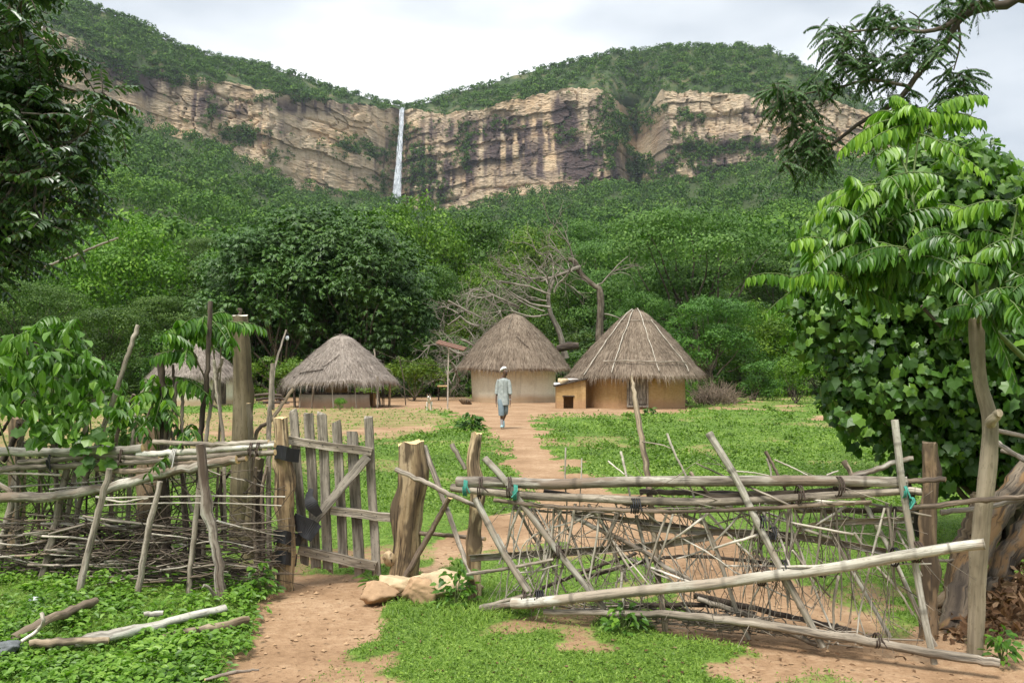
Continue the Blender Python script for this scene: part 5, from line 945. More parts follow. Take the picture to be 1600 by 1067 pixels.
# overhanging dark tree, left
ot = empty('overhanging_tree', (-9.6, 13.5, 0), 'dark glossy-leaved tree overhanging the upper left corner, its trunk outside the view', 'tree')
poly = [(-200, -60), (60, -60), (55, 10), (30, 35), (85, 60), (105, 95), (150, 108), (195, 128), (165, 165), (140, 200), (150, 240), (125, 280), (120, 325), (80, 350), (90, 375), (40, 395), (30, 430), (0, 445), (-200, 460)]
q = sample_poly(poly, 165); D_ = RNG.uniform(10.8, 14.0, len(q)); C = PP(q, D_)
m = M(); rosettes(m, C, 10, .56, 7, .16, .085, .30, .45, (.25, -.1, .12), at=RNG.random(len(C))*.8)
q2 = sample_poly([(-200, -60), (20, -60), (20, 60), (70, 140), (60, 330), (0, 390), (-200, 430)], 90); rosettes(m, PP(q2, RNG.uniform(12.5, 15, 90)), 8, .7, 6, .18, .09, .35, .6, at=RNG.random(90)*.5)
m.build('crown', [LF_DARK, TW], ot)
m = M(); base = V3(-9.6, 13.5, 0); top = V3(-9.3, 13.4, 4.6); limb(m, base-V3(0, 0, .2), top, .34, .24, 9, .05, 10); hubs = PP(np.array([(-60, 60), (-20, 180), (-40, 300), (40, 110), (60, 240)]), np.array([13, 12.8, 13, 12.6, 12.6]))
for h_ in hubs[:3]: limb(m, top, h_, .17, .08, 9, .06, 7)
limb(m, hubs[0], hubs[3], .08, .04); limb(m, hubs[1], hubs[4], .08, .04)
for c_ in C: h_ = hubs[np.argmin(np.linalg.norm(hubs-c_, axis=1))]; limb(m, h_, c_, .028, .010, 7, .07, 5)
m.build('trunk', TW, ot)
stick('bare_branch', [(60, 420, 20), (110, 402, 20), (150, 385, 20), (185, 372, 20)], 4, 'dead', parent=ot)
# feathery branch, top right
ft = empty('feathery_tree', (9.5, 11.5, 0), 'feathery-leaved tree reaching in from the top right corner on a crooked grey branch', 'tree')
m = M(); FB = lambda pts, w0, w1, n=18: m.tube(curve([P(*q_) for q_ in pts], n), np.linspace(w0, w1, n)/F*11/2, 8, .22, True, knots=3)
limb(m, V3(9.5, 11.5, -.2), V3(9.0, 11.4, 4.2), .32, .26, 9, .04, 12); limb(m, V3(9.0, 11.4, 4.2), P(1680, 20, 11), .24, .09, 8, .04, 8)
FB([(1680, 20, 11), (1600, -3, 11), (1570, 8, 11), (1545, 10, 11), (1515, 20, 11), (1497, 34, 11), (1482, 62, 11), (1460, 85, 11), (1437, 112, 11), (1410, 150, 11.1), (1380, 172, 11.2), (1340, 195, 11.2), (1300, 226, 11.2), (1280, 232, 11.3)], 17, 4, 34)
FB([(1550, 9, 11), (1515, 8, 11), (1480, 40, 10.9), (1440, 50, 10.9), (1400, 45, 10.9), (1360, 47, 10.9), (1310, 52, 10.9)], 10, 2.5, 20); FB([(1560, 8, 11), (1545, -10, 11), (1520, -30, 11)], 9, 5, 8)
FB([(1420, 135, 11), (1360, 125, 11), (1312, 137, 11), (1285, 142, 11), (1240, 150, 11)], 6, 2, 12); FB([(1312, 137, 11), (1290, 160, 11), (1272, 168, 11)], 4, 2, 8); FB([(1497, 34, 11), (1500, 70, 11), (1490, 110, 11)], 5, 2, 8)
FB([(1434, 52, 11), (1436, 30, 11), (1420, 18, 11)], 3, 1.5, 8); FB([(1340, 195, 11.2), (1380, 215, 11.2), (1440, 210, 11.2)], 3.5, 2, 8)
m.build('branch', TW, ft)
CL = [(1330, 62, 9), (1300, 55, 8), (1355, 85, 9), (1312, 95, 8), (1395, 45, 9), (1380, 22, 8), (1340, 115, 8), (1430, 62, 8), (1405, 88, 8), (1470, 72, 6), (1490, 112, 8), (1478, 150, 7), (1500, 128, 4), (1238, 142, 9), (1222, 160, 8), (1256, 168, 9), (1248, 200, 9), (1272, 215, 9), (1288, 240, 8), (1260, 238, 9), (1300, 212, 6), (1398, 208, 8), (1440, 192, 8), (1462, 196, 7), (1360, 225, 5), (1490, 185, 5), (1385, 115, 6), (1520, -8, 8), (1480, -2, 7), (1290, 130, 6), (1240, 252, 6), (1420, 150, 7), (1210, 140, 5), (1480, 30, 5), (1350, 40, 5)]
m = M(); C = []
for a, b, k in CL: C += [P(a+RNG.normal(0, 10), b+RNG.normal(0, 8), 11+RNG.normal(0, .25)) for _ in range(max(2, k//2))]
rosettes(m, np.array(C), 8, .28, 14, .062, .027, .55, .9, (-.05, 0, -.12), T=T_DIA, spread=.06); m.build('foliage', [LF_FEATHER, TW], ft)
# big bush smothered in a broad-leaved climber, right
bt = empty('vine_covered_bush', (5.2, 8.4, 0), 'big rounded bush smothered in broad lobed vine leaves filling the right side', 'bush')
BL = [(1450, 322, 105), (1545, 352, 110), (1352, 425, 105), (1450, 480, 130), (1560, 520, 140), (1325, 500, 85), (1400, 590, 100), (1500, 650, 105), (1610, 640, 110), (1650, 420, 130), (1275, 452, 48), (1345, 600, 60), (1440, 690, 60), (1700, 560, 150), (1500, 265, 55), (1720, 700, 120), (1470, 735, 40), (1560, 700, 60)]
m = M()
for a, b, r_ in BL:
    c_ = P(a, b, 8.2+RNG.normal(0, .12)); R_ = r_/F*8.2; k = int(760*R_*R_/.4); d = rdir(k, .12); d[:, 1] -= .25; d = unit(d); lum = 1+.75*(fbm(d[:, 0]*2.4+a, d[:, 2]*2.4+b, 3, 6)-.5)
    pos = c_+d*(R_*lum*RNG.uniform(.86, 1.06, k))[:, None]; pos[:, 2] = np.maximum(pos[:, 2], .08); nn = d*.8+RNG.normal(0, .45, (k, 3))+V3(0, .0, .45); A = RNG.normal(0, .45, (k, 3))+V3(0, -.25, -.9)
    s_ = .05+.12*RNG.random(k)**1.6; leaves(m, pos, A, nn, s_, s_, T_LOBE, np.clip(RNG.random(k)*.6+.32*np.clip((pos[:, 2]-1.6)/1.6, 0, 1), 0, 1))  # leaf colour lightens with height: young top growth plus painted-in light from above
    k2 = k//3; d = rdir(k2); pos = c_+d*(R_*RNG.uniform(.2, .8, k2))[:, None]; pos[:, 2] = np.maximum(pos[:, 2], .08); leaves(m, pos, RNG.normal(0, 1, (k2, 3)), d, .18, .18, T_LOBE, .2)
for _ in range(60):      # loose shoots that break the outline
    a, b, r_ = BL[RNG.integers(0, len(BL))]; d = rdir(1, .5)[0]; p0 = P(a, b, 8.2)+d*r_/F*8.2*.9; p1 = p0+unit(d+RNG.normal(0, .5, 3)+V3(0, 0, .2))*RNG.uniform(.15, .4); t_ = np.linspace(0, 1, 9)[:, None]; q_ = p0+(p1-p0)*t_; q_[:, 2] = np.maximum(q_[:, 2], .1); m.tube(q_, .004, 4, 0, True, 1)
    leaves(m, q_, RNG.normal(0, .7, (9, 3))+V3(0, 0, -.3), RNG.normal(0, .4, (9, 3))+V3(0, -.2, .8), np.linspace(.13, .05, 9), np.linspace(.12, .045, 9), T_LOBE, RNG.uniform(.3, 1, 9))
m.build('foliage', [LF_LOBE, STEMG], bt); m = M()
for a, b, r_ in BL: limb(m, V3(5.0+RNG.normal(0, .35), 8.5+RNG.normal(0, .15), -.1), P(a, b, 8.3), .05, .018, 9, .07, 6)
m.tube(curve([P(1490, 530, 7.4), P(1465, 505, 7.35), P(1440, 478, 7.3)], 8), .014, 6, .1); m.build('stem', TW, bt)
# leafy sprouts of the living post
lpo = bpy.data.objects['living_post']; m = M(); m2 = M()
PC = [(1440, 188, 5.7, 7), (1395, 195, 5.8, 6), (1420, 225, 5.7, 4), (1375, 292, 5.5, 8), (1345, 350, 5.4, 7), (1350, 300, 5.6, 5), (1430, 325, 5.5, 6), (1415, 400, 5.2, 9), (1360, 395, 5.3, 7), (1520, 395, 5.2, 6), (1590, 322, 5.1, 4), (1575, 385, 5.2, 6), (1290, 408, 5.7, 5), (1560, 460, 5.0, 5), (1535, 478, 4.95, 4), (1610, 450, 5.0, 6), (1310, 375, 5.5, 6), (1385, 350, 5.3, 6), (1270, 440, 5.9, 5), (1330, 440, 5.4, 6), (1460, 430, 5.3, 5), (1600, 400, 5.2, 5)]
top = P(1527, 505, 5.1); hub = P(1440, 400, 5.4)
for a, b, D_, k in PC:
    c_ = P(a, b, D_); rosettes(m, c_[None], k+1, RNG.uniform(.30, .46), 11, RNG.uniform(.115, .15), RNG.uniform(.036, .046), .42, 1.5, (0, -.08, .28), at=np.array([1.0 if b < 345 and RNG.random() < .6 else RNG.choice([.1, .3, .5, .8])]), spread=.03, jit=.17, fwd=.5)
    s0 = top if a > 1500 else hub; limb(m2, s0, c_, .012, .005, 8, .05, 6)
limb(m2, P(1600, 560, 5.6), hub, .018, .012, 8, .05, 6); limb(m2, top, hub, .016, .012, 8, .06, 6)
m.build('foliage', [LF_PINN, STEMG], lpo); m2.build('branch', STEMG, lpo)
# saplings and vines of the left fence
s1 = empty('leafy_sapling', G(330, 900), 'sapling with drooping pinnate leaves growing through the left fence beside the tall trunk post', 'sapling'); m = M(); m2 = M()
for a, b, D_, k in ((322, 497, 6.9, 8), (285, 512, 6.9, 6), (345, 505, 7.0, 6), (300, 545, 6.8, 5), (265, 590, 6.8, 4)): rosettes(m, P(a, b, D_)[None], k, .34, 8, .135, .045, .45, 1.4, (0, -.05, .2), spread=.015, jit=.1, at=np.array([RNG.uniform(.2, .7)])); limb(m2, P(345, 640, 7.0), P(a, b, D_), .009, .004, 7, .04, 5)
limb(m2, G(340, 890)-V3(0, 0, .1), P(345, 640, 7.0), .014, .009, 8, .02, 6); m.build('foliage', [LF_PINN, STEMG], s1); m2.build('stem', MAT['smooth_bark'], s1)
s2 = empty('leafy_sapling', G(255, 900), 'low sapling with pinnate leaves around the dark broad stake of the left fence', 'sapling'); m = M(); m2 = M()
for a, b, D_, k in ((235, 612, 6.7, 6), (205, 655, 6.7, 5), (262, 640, 6.7, 4), (270, 705, 6.6, 2), (290, 680, 6.7, 4), (240, 650, 6.8, 4)): rosettes(m, P(a, b, D_)[None], k, .26, 5, .12, .05, .4, 1.1, (0, -.05, .2), spread=.02, at=np.array([RNG.uniform(.2, .8)])); limb(m2, G(250, 880), P(a, b, D_), .008, .004, 7, .04, 5)
m.build('foliage', [LF_PINN, STEMG], s2); m2.build('stem', STEMG, s2)
vn_ = empty('vine_bush', G(80, 890), 'bright green leafy climber heaped over the far left end of the fence', 'climber')
m = M(); m2 = M(); q = sample_poly([(-60, 530), (20, 520), (60, 500), (125, 515), (150, 565), (165, 600), (135, 640), (118, 680), (60, 690), (30, 640), (-60, 650)], 430); D_ = RNG.uniform(6.4, 7.4, 430); B = PP(q, D_)
leaves(m, B, RNG.normal(0, .5, (430, 3))+V3(.1, -.2, -.8), RNG.normal(0, .35, (430, 3))+V3(0, -.5, .8), RNG.uniform(.07, .15, 430), RNG.uniform(.04, .085, 430), T_LEAF, RNG.random(430))
for a, b, k in ((60, 512, 6), (100, 520, 6), (25, 545, 5), (120, 555, 5), (140, 575, 4), (80, 560, 5), (10, 590, 5), (0, 530, 5)): rosettes(m, P(a, b, 6.8)[None], k, .3, 6, .12, .045, .45, 1.3, (0, -.05, .2), spread=.02)
for a, b in ((60, 512), (100, 520), (25, 545), (120, 555), (80, 600), (110, 640), (40, 620), (0, 560), (140, 600)): limb(m2, V3(*G(RNG.uniform(30, 130), 880)), P(a, b, 6.9), .011, .004, 9, .06, 5)
q = sample_poly([(130, 590), (170, 590), (200, 620), (190, 650), (150, 640), (120, 690), (60, 700), (50, 660)], 130); leaves(m, PP(q, RNG.uniform(6.5, 7.0, 130)), RNG.normal(0, .5, (130, 3))+V3(0, -.2, -.6), RNG.normal(0, .3, (130, 3))+V3(0, -.4, .9), RNG.uniform(.05, .11, 130), RNG.uniform(.035, .08, 130), T_LEAF, RNG.random(130))
q = np.array([(130, 678), (152, 690), (118, 692), (162, 672), (140, 706), (165, 715), (95, 668), (60, 650), (52, 688), (175, 690), (150, 668), (132, 720), (30, 660), (70, 665)], float); q = np.repeat(q, 2, 0)+RNG.normal(0, 5, (28, 2)); leaves(m, PP(q, DL(130)-.12), RNG.normal(0, .4, (28, 3))+V3(0, -.3, -.8), RNG.normal(0, .2, (28, 3))+V3(0, -.8, .5), RNG.uniform(.09, .14, 28), RNG.uniform(.09, .14, 28), T_LOBE, RNG.random(28))
m.build('foliage', LF_VINE, vn_); m2.build('stem', STEMG, vn_)
s4 = empty('small_bush', P(195, 760, 8.6), 'small dense dark green bush behind the left fence, left of the sawn stump post', 'bush'); m = M(); q = sample_poly([(165, 640), (200, 625), (235, 650), (240, 700), (215, 740), (165, 735), (150, 690)], 700); leaves(m, PP(q, RNG.uniform(8.0, 8.9, 700)), RNG.normal(0, .7, (700, 3))+V3(0, -.2, -.4), RNG.normal(0, .4, (700, 3))+V3(0, -.4, .9), RNG.uniform(.05, .09, 700), .045, T_LEAF, RNG.random(700)); m.build('foliage', L_MID, s4); m = M(); [limb(m, V3(P(195, 700, 8.5)[0]+RNG.normal(0, .1), 8.5, -.05), P(a, b, 8.5), .01, .004, 7, .05, 5) for a, b in ((170, 660), (200, 640), (230, 660), (190, 690))]; m.build('stem', STEMG, s4)
def small_plant(name, px, py, wpx, hpx, n, label, mt=LF_VINE, T=T_LEAF, ls=(.04, .08), asp=.6):
    c_ = G(px, py); D_ = c_[1]; e_ = empty(name, c_, label, 'plant'); m = M(); w_ = wpx/F*D_; h_ = hpx/F*D_; d = rdir(n); pos = c_+np.stack([d[:, 0]*w_*.5*RNG.uniform(.2, 1, n), d[:, 1]*w_*.35, (np.abs(d[:, 2])**.8)*h_*RNG.uniform(.4, 1, n)+.01], -1)
    leaves(m, pos, np.stack([d[:, 0], d[:, 1]-.3, -.1+RNG.normal(0, .3, n)], -1), RNG.normal(0, .35, (n, 3))+V3(0, -.25, 1), RNG.uniform(*ls, n), RNG.uniform(*ls, n)*asp, T, RNG.random(n)); m.build('foliage', mt, e_); m = M()
    for i in range(0, n, max(1, n//9)): limb(m, c_-V3(0, 0, .02), pos[i], .005, .002, 5, .06, 4)
    m.build('stem', STEMG, e_)
small_plant('leafy_weed', 712, 945, 80, 75, 90, 'leafy green weed growing in front of the large sandy rock')
small_plant('leafy_weed', 405, 930, 60, 60, 70, 'leafy green weed at the foot of the fence beside the gate post')
small_plant('leafy_weed', 1565, 1030, 60, 60, 34, 'small star-leaved weed at the right edge beside the living post'); small_plant('leafy_weed', 975, 985, 70, 40, 60, 'low leafy weed below the middle of the hurdle')
small_plant('leafy_weed', 735, 672, 46, 30, 120, 'dark leafy weed standing in the yard grass beside the path', L_MID, ls=(.12, .25)); small_plant('leafy_weed', 1015, 648, 20, 12, 40, 'small green weed before the wall of the ochre hut', L_MID, ls=(.12, .22)); small_plant('leafy_weed', 585, 925, 26, 30, 26, 'grass tuft beside the small rocks at the gate', ls=(.06, .10), asp=.12)

# ================================================================== GRASS, HERBS AND LITTER
L_GRASS = leafmat('grass_blades', [(.055, .11, .014), (.14, .24, .03), (.30, .42, .07)], .5, .3, .3)
L_HERB = leafmat('herb_leaves', [(.05, .115, .012), (.13, .255, .025), (.27, .42, .06)], .45, .4, .35)
L_YARD = leafmat('yard_weed_leaves', [(.05, .10, .014), (.12, .21, .026), (.26, .37, .06)], .55, .3, .3)
HERB = [(-200, 885), (60, 895), (240, 925), (430, 915), (400, 985), (395, 1010), (345, 1067), (300, 1250), (-200, 1250)]
def ground_samples(n, x0, x1, y0, y1, thr=0.0):
    px = RNG.uniform(x0, x1, n); py = RNG.uniform(y0, y1, n); D = CH*F/(py-HY); x = (px-800)/F*D; g = grassiness(x, D); k = RNG.random(n) < np.clip((g-thr)/(1-thr), 0, 1)**1.5
    return px[k], py[k], np.stack([x[k], D[k], terrain(x[k], D[k])-.005], -1), g[k]
def herb_in(px, py): return inpoly(px, py, HERB)
m = M(); px, py, B, g = ground_samples(230000, -160, 1760, 790, 1180, .1); hm = herb_in(px, py); k = ~hm | (RNG.random(len(px)) < .8); B = B[k]; g = g[k]; px = px[k]; py = py[k]; n = len(B)
cl = fbm(B[:, 0]*3, B[:, 1]*3, 3, 44); tall = ss(.55, .7, fbm(B[:, 0]*1.2, B[:, 1]*1.2, 3, 45)); ln = RNG.uniform(.012, .036, n)*(.6+.9*cl+.9*tall)*(.5+.5*g); edge = np.exp(-((py-955)/30)**2)*(px > 560)*(px < 1000)+np.exp(-((py-905)/16)**2)*(px > 455)*(px < 570); ln *= 1+1.2*edge
A = RNG.normal(0, .75, (n, 3)); A[:, 2] = RNG.uniform(.45, 1.3, n); nn = RNG.normal(0, 1, (n, 3))*.6+V3(0, -.6, .8)
leaves(m, B, A, nn, ln, RNG.uniform(.0035, .0075, n)*(.8+.6*(RNG.random(n) < .25)), T_BLADE, np.clip(cl*1.2-.1+RNG.normal(0, .15, n), 0, 1))
n = 26000; i = RNG.integers(0, len(B), n); B2 = B[i]+np.concatenate([RNG.normal(0, .03, (n, 2)), RNG.uniform(.004, .03, (n, 1))], 1); leaves(m, B2, np.concatenate([RNG.normal(0, 1, (n, 2)), RNG.uniform(-.2, .5, (n, 1))], 1), RNG.normal(0, .35, (n, 3))+V3(0, 0, 1), RNG.uniform(.010, .028, n), RNG.uniform(.006, .014, n), T_LEAF, RNG.random(n))
tag(m.build('grass', L_GRASS), 'short bright green grass on both sides of the fence', 'grass', kind='stuff'); print('grass', len(B))
m = M(); q = sample_poly(HERB, 3400); q = q[(fbm(q[:, 0]*.011, q[:, 1]*.02, 4, 71) < .56) | (RNG.random(3400) < .35)]; D = CH*F/(q[:, 1]-HY); C = PP(q, D); C = np.vstack([C, G(1.0, 1.0)[None]*0+V3(0, 3.8, 0)])[:-1]; C[:, 2] = terrain(C[:, 0], C[:, 1]); k = 8; n = len(C)
hh = .02+.10*fbm(C[:, 0]*1.6, C[:, 1]*1.6, 3, 46)**1.3*RNG.uniform(.5, 1.4, n); hh *= np.where(q[:, 1] < 930, 1.5, 1); an = RNG.uniform(0, 6.28, (n, k)); rr = RNG.uniform(.01, .07, (n, k)); z = hh[:, None]*RNG.uniform(.4, 1.05, (n, k))
B = C[:, None]+np.stack([np.cos(an)*rr*.6, np.sin(an)*rr*.6, z], -1); A = np.stack([np.cos(an), np.sin(an), RNG.normal(-.05, .3, (n, k))], -1); ll = RNG.uniform(.02, .056, (n, k))*(.75+.5*RNG.random((n, 1)))
leaves(m, B.reshape(-1, 3), A.reshape(-1, 3), RNG.normal(0, .28, (n*k, 3))+V3(0, -.12, 1), ll.ravel(), (ll*.62).ravel(), T_LEAF, np.repeat(np.clip(fbm(C[:, 0]*2, C[:, 1]*2, 2, 48)+RNG.normal(0, .2, n), 0, 1), k))
tag(m.build('leafy_groundcover', L_HERB), 'bright green broad-leaved herbs carpeting the bottom left corner', 'ground cover', kind='stuff')
m = M(); px, py, B, g = ground_samples(330000, -60, 1660, 603, 800, .12); n = len(B); D = B[:, 1]; tall = ss(.48, .66, fbm(B[:, 0]*.55, B[:, 1]*.4, 4, 51)); sz = (.008+.0017*D)*RNG.uniform(.6, 1.4, n)
B[:, 2] += RNG.random(n)*(.015+.13*tall)*np.clip(D/14, .5, 1.3)*g; A = RNG.normal(0, 1, (n, 3)); A[:, 2] = np.abs(A[:, 2])*.6; leaves(m, B, A, RNG.normal(0, .5, (n, 3))+V3(0, -.2, 1), sz*1.3, sz*.8, T_DIA, np.clip(fbm(B[:, 0]*.8, B[:, 1]*.5, 3, 52)*1.5-.3+RNG.normal(0, .12, n), 0, 1))
tag(m.build('yard_weeds', L_YARD), 'low green weeds covering the village yard', 'ground cover', kind='stuff'); print('yard', n)
# clumps of taller weeds dotted in the yard and along its back edge
m = M(); q = np.stack([RNG.uniform(860, 1500, 170), RNG.uniform(622, 735, 170)], -1); q = np.vstack([q, np.stack([RNG.uniform(600, 760, 26), RNG.uniform(662, 700, 26)], -1), np.stack([RNG.uniform(1090, 1400, 50), RNG.uniform(600, 620, 50)], -1)]); D = CH*F/(q[:, 1]-HY); C = PP(q, D); C[:, 2] = 0; C = C[grassiness(C[:, 0], C[:, 1]) > .45]; k = 90; n = len(C); R_ = RNG.uniform(.14, .42, n); d = rdir(n*k, .4).reshape(n, k, 3); d[..., 2] = np.abs(d[..., 2])*.55
pos = C[:, None]+d*R_[:, None, None]*RNG.uniform(.5, 1, (n, k, 1)); s_ = np.repeat(.014+.0017*C[:, 1], k); leaves(m, pos.reshape(-1, 3), RNG.normal(0, 1, (n*k, 3)), d.reshape(-1, 3)+V3(0, 0, .5), s_*1.5, s_, T_DIA, np.repeat(RNG.random(n)*.8, k)); tag(m.build('weed_clumps', L_YARD), 'taller green weed clumps scattered through the yard grass', 'ground cover', kind='stuff')
# litter: dead leaves, chips and small stones
m = M(); n = 2600; px = RNG.uniform(-100, 1700, n); py = RNG.uniform(690, 1150, n); D = CH*F/(py-HY); x = (px-800)/F*D; z = terrain(x, D); B = np.stack([x, D, z+.006], -1); A = RNG.normal(0, 1, (n, 3)); A[:, 2] = RNG.uniform(-.1, .2, n); s_ = RNG.uniform(.012, .04, n); leaves(m, B, A, RNG.normal(0, .25, (n, 3))+V3(0, 0, 1), s_, s_*.45, T_LEAF, RNG.random(n))
q = sample_poly([(1475, 900), (1700, 840), (1700, 1010), (1560, 1000), (1480, 985)], 1500); D = RNG.uniform(5.3, 6.6, 1500); B = PP(q, D); B[:, 2] = RNG.uniform(.01, .32, 1500)*np.clip((q[:, 0]-1480)/120, 0, 1)+.01; leaves(m, B, RNG.normal(0, 1, (1500, 3)), RNG.normal(0, .5, (1500, 3))+V3(0, -.3, 1), RNG.uniform(.04, .10, 1500), RNG.uniform(.02, .05, 1500), T_LEAF, RNG.random(1500))
tag(m.build('dead_leaves', leafmat('dead_brown_leaves', [(.05, .028, .016), (.13, .07, .035), (.30, .20, .12)], .8, .15, .1)), 'brown dead leaves and chips strewn on the soil', 'leaf litter', kind='stuff')
m = M(); n = 900; px = RNG.uniform(-100, 1700, n); py = RNG.uniform(660, 1130, n); D = CH*F/(py-HY); x = (px-800)/F*D; g = grassiness(x, D); k = g < .5; x = x[k]; D = D[k]; n = len(x); u = rdir(14); tet = np.array([[1, 0, 0], [0, 1, 0], [-1, 0, 0], [0, -1, 0], [0, 0, 1.0]]); fs = np.array([[0, 1, 4], [1, 2, 4], [2, 3, 4], [3, 0, 4]])
s_ = RNG.uniform(.005, .018, n)*(1+.03*D); v = tet[None]*s_[:, None, None]*RNG.uniform(.6, 1.4, (n, 5, 3)); th = RNG.uniform(0, 6.28, n); v = np.stack([v[..., 0]*np.cos(th)[:, None]-v[..., 1]*np.sin(th)[:, None], v[..., 0]*np.sin(th)[:, None]+v[..., 1]*np.cos(th)[:, None], v[..., 2]*.7], -1)+np.stack([x, D, terrain(x, D)-.004-.02*(grassiness(x, D) < .5)], -1)[:, None]
m.add(v.reshape(-1, 3), (fs[None]+(np.arange(n)*5)[:, None, None]).reshape(-1, 3), 0, None, 0, False); tag(m.build('pebbles', MAT['rock_red']), 'small stones and clods lying on the bare soil', 'pebbles', kind='stuff')

# ================================================================== THE MAN AND THE DOG
def skin(name, verts, edges, mt, parent=None, sub=2, loc=None, root=0):
    """verts: (x, y, z, rx, ry)"""
    me = bpy.data.meshes.new(name); me.from_pydata([v_[:3] for v_ in verts], edges, []); o_ = bpy.data.objects.new(name, me); COL.objects.link(o_); md = o_.modifiers.new('skin', 'SKIN'); md.use_smooth_shade = True
    if not me.skin_vertices:
        pass
    for i, v_ in enumerate(verts):
        s_ = me.skin_vertices[0].data[i]; s_.radius = (v_[3], v_[4] if len(v_) > 4 else v_[3]); s_.use_root = (i == root); s_.use_loose = False
    sb = o_.modifiers.new('sub', 'SUBSURF'); sb.levels = sub; sb.render_levels = sub
    for f_ in me.materials: pass
    me.materials.append(mt)
    if parent is not None: o_.parent = parent
    return o_
pc = G(784, 668); man = empty('person', pc, 'man walking towards the fence in pale grey shirt, grey knee-length trousers and white cap', 'person')
SKIN = plain('dark_brown_skin', (.10, .055, .036), .5, .15, 10, .4)
V = []; E = []
def vv(*a): V.append(a); return len(V)-1
man.scale = (.87, 1, 1); pel = vv(.05, .02, .93, .13, .10); wst = vv(.05, .02, 1.08, .12, .09); che = vv(.055, .03, 1.28, .15, .10); shd = vv(.06, .03, 1.42, .10, .075); nck = vv(.065, .015, 1.50, .055); hd0 = vv(.115, -.035, 1.57, .066, .075); hd1 = vv(.11, -.02, 1.65, .088, .10); hd2 = vv(.09, .0, 1.71, .074, .08)
E += [(pel, wst), (wst, che), (che, shd), (shd, nck), (nck, hd0), (hd0, hd1), (hd1, hd2)]
def arm(sx, pts):
    p_ = shd; o_ = []
    for q_ in pts: i = vv(*q_); E.append((p_, i)); p_ = i; o_.append(i)
    h_ = o_[-1]; hx, hy, hz = V[h_][:3]; dx = -1 if sx < 0 else 1
    for k_, (fx, fy, fl) in enumerate(((-.026, -.02, .075), (-.01, -.024, .085), (.008, -.022, .08), (.024, -.016, .065))):        # four fingers
        a_ = vv(hx+fy*dx*.3, hy+fx, hz-.055, .009); b_ = vv(hx-dx*.006, hy+fx*1.1-.004, hz-.055-fl*.55, .008); c_ = vv(hx-dx*.022, hy+fx*1.1-.008, hz-.055-fl, .0065); E.extend([(h_, a_), (a_, b_), (b_, c_)])
    a_ = vv(hx-dx*.012, hy-.038, hz-.03, .010); b_ = vv(hx-dx*.02, hy-.052, hz-.065, .008); E.extend([(h_, a_), (a_, b_)])
arm(-1, [(-.10, .03, 1.39, .058), (-.145, .05, 1.20, .043), (-.165, .05, 1.03, .040), (-.185, .0, .90, .030), (-.19, -.03, .79, .024), (-.19, -.04, .745, .032, .018)])
arm(1, [(.215, .03, 1.39, .058), (.255, .0, 1.20, .043), (.275, -.02, 1.03, .040), (.285, -.07, .90, .030), (.29, -.11, .78, .024), (.29, -.12, .735, .032, .018)])
for pts in (((-.03, -.02, .86, .088), (-.02, -.12, .50, .060), (-.005, -.14, .40, .055), (0, -.13, .26, .048), (0, -.11, .09, .034), (0, -.10, .045, .036), (0, -.20, .03, .036, .026), (0, -.26, .022, .03, .018)), ((.13, .03, .86, .088), (.135, .0, .50, .060), (.12, .06, .40, .053), (.085, .22, .30, .046), (.055, .36, .22, .033), (.05, .39, .19, .036), (.05, .36, .11, .034, .028), (.05, .345, .06, .028, .02))):
    p_ = pel
    for q_ in pts: i = vv(*q_); E.append((p_, i)); p_ = i
body = skin('body', V, E, SKIN, man)
def hang(c, n=1): return c
def loft(name, rings, mt, parent, k=28, fold=.0, close=False):      # rings: (x, y, z, rx, ry)
    r_ = curve([q_ for q_ in rings], max(14, len(rings)*5)); a = np.linspace(0, 2*math.pi, k, endpoint=False); n = len(r_); u = np.linspace(0, 1, n)[:, None]
    f = 1+fold*u*np.sin(a*6+np.sin(u*4)*1.2)+fold*.6*(fbm(np.cos(a)*3+u*3, np.sin(a)*3+u*0, 2, 3)-.5)
    v = np.stack([r_[:, 0:1]+r_[:, 3:4]*np.cos(a)*f, r_[:, 1:2]+r_[:, 4:5]*np.sin(a)*f, r_[:, 2:3]+.012*np.sin(a*2+1)*u*fold*10], -1)
    if name == 'shirt': v[:3, :, 2] -= .15*np.clip(-np.sin(a), 0, 1)[None]**4*np.array([1, .8, .4])[:, None]
    m = M(); m.grid(v[:, ::-1], 0, None, 0, True)
    if close: m.add(v[0], [np.array([list(range(k))])], 0, None, 0, True)
    o_ = m.build(name, mt); o_.parent = parent; sd_ = o_.modifiers.new('thick', 'SOLIDIFY'); sd_.thickness = .006; return o_
SHIRT = plain('pale_grey_cotton', (.31, .335, .32), .9, .25, 12, .1); TROU = plain('slate_grey_cotton', (.17, .215, .235), .9, .15, 12, .1)
sh = loft('shirt', [(.065, .022, 1.475, .062, .06), (.06, .03, 1.44, .13, .095), (.058, .03, 1.39, .19, .12), (.056, .03, 1.28, .185, .135), (.052, .025, 1.1, .175, .135), (.05, .02, .92, .195, .15), (.05, .015, .78, .205, .16), (.055, .01, .66, .20, .165)], SHIRT, man, fold=.03)
for q_ in (((-.09, .03, 1.415, .07, .07), (-.135, .05, 1.28, .072, .075), (-.16, .055, 1.12, .07, .075), (-.175, .045, .99, .072, .078)), ((.205, .03, 1.415, .07, .07), (.25, .01, 1.28, .07, .075), (.27, -.01, 1.12, .07, .075), (.285, -.035, .99, .068, .076))): loft('sleeve', q_, SHIRT, sh, 16, .03)
m = M(); m.tube([(.065, -.105, 1.40), (.06, -.113, 1.2), (.056, -.12, 1.0)], .006, 5); o_ = m.build('placket', plain('placket_cotton', (.30, .33, .31), .9, .1)); o_.parent = sh
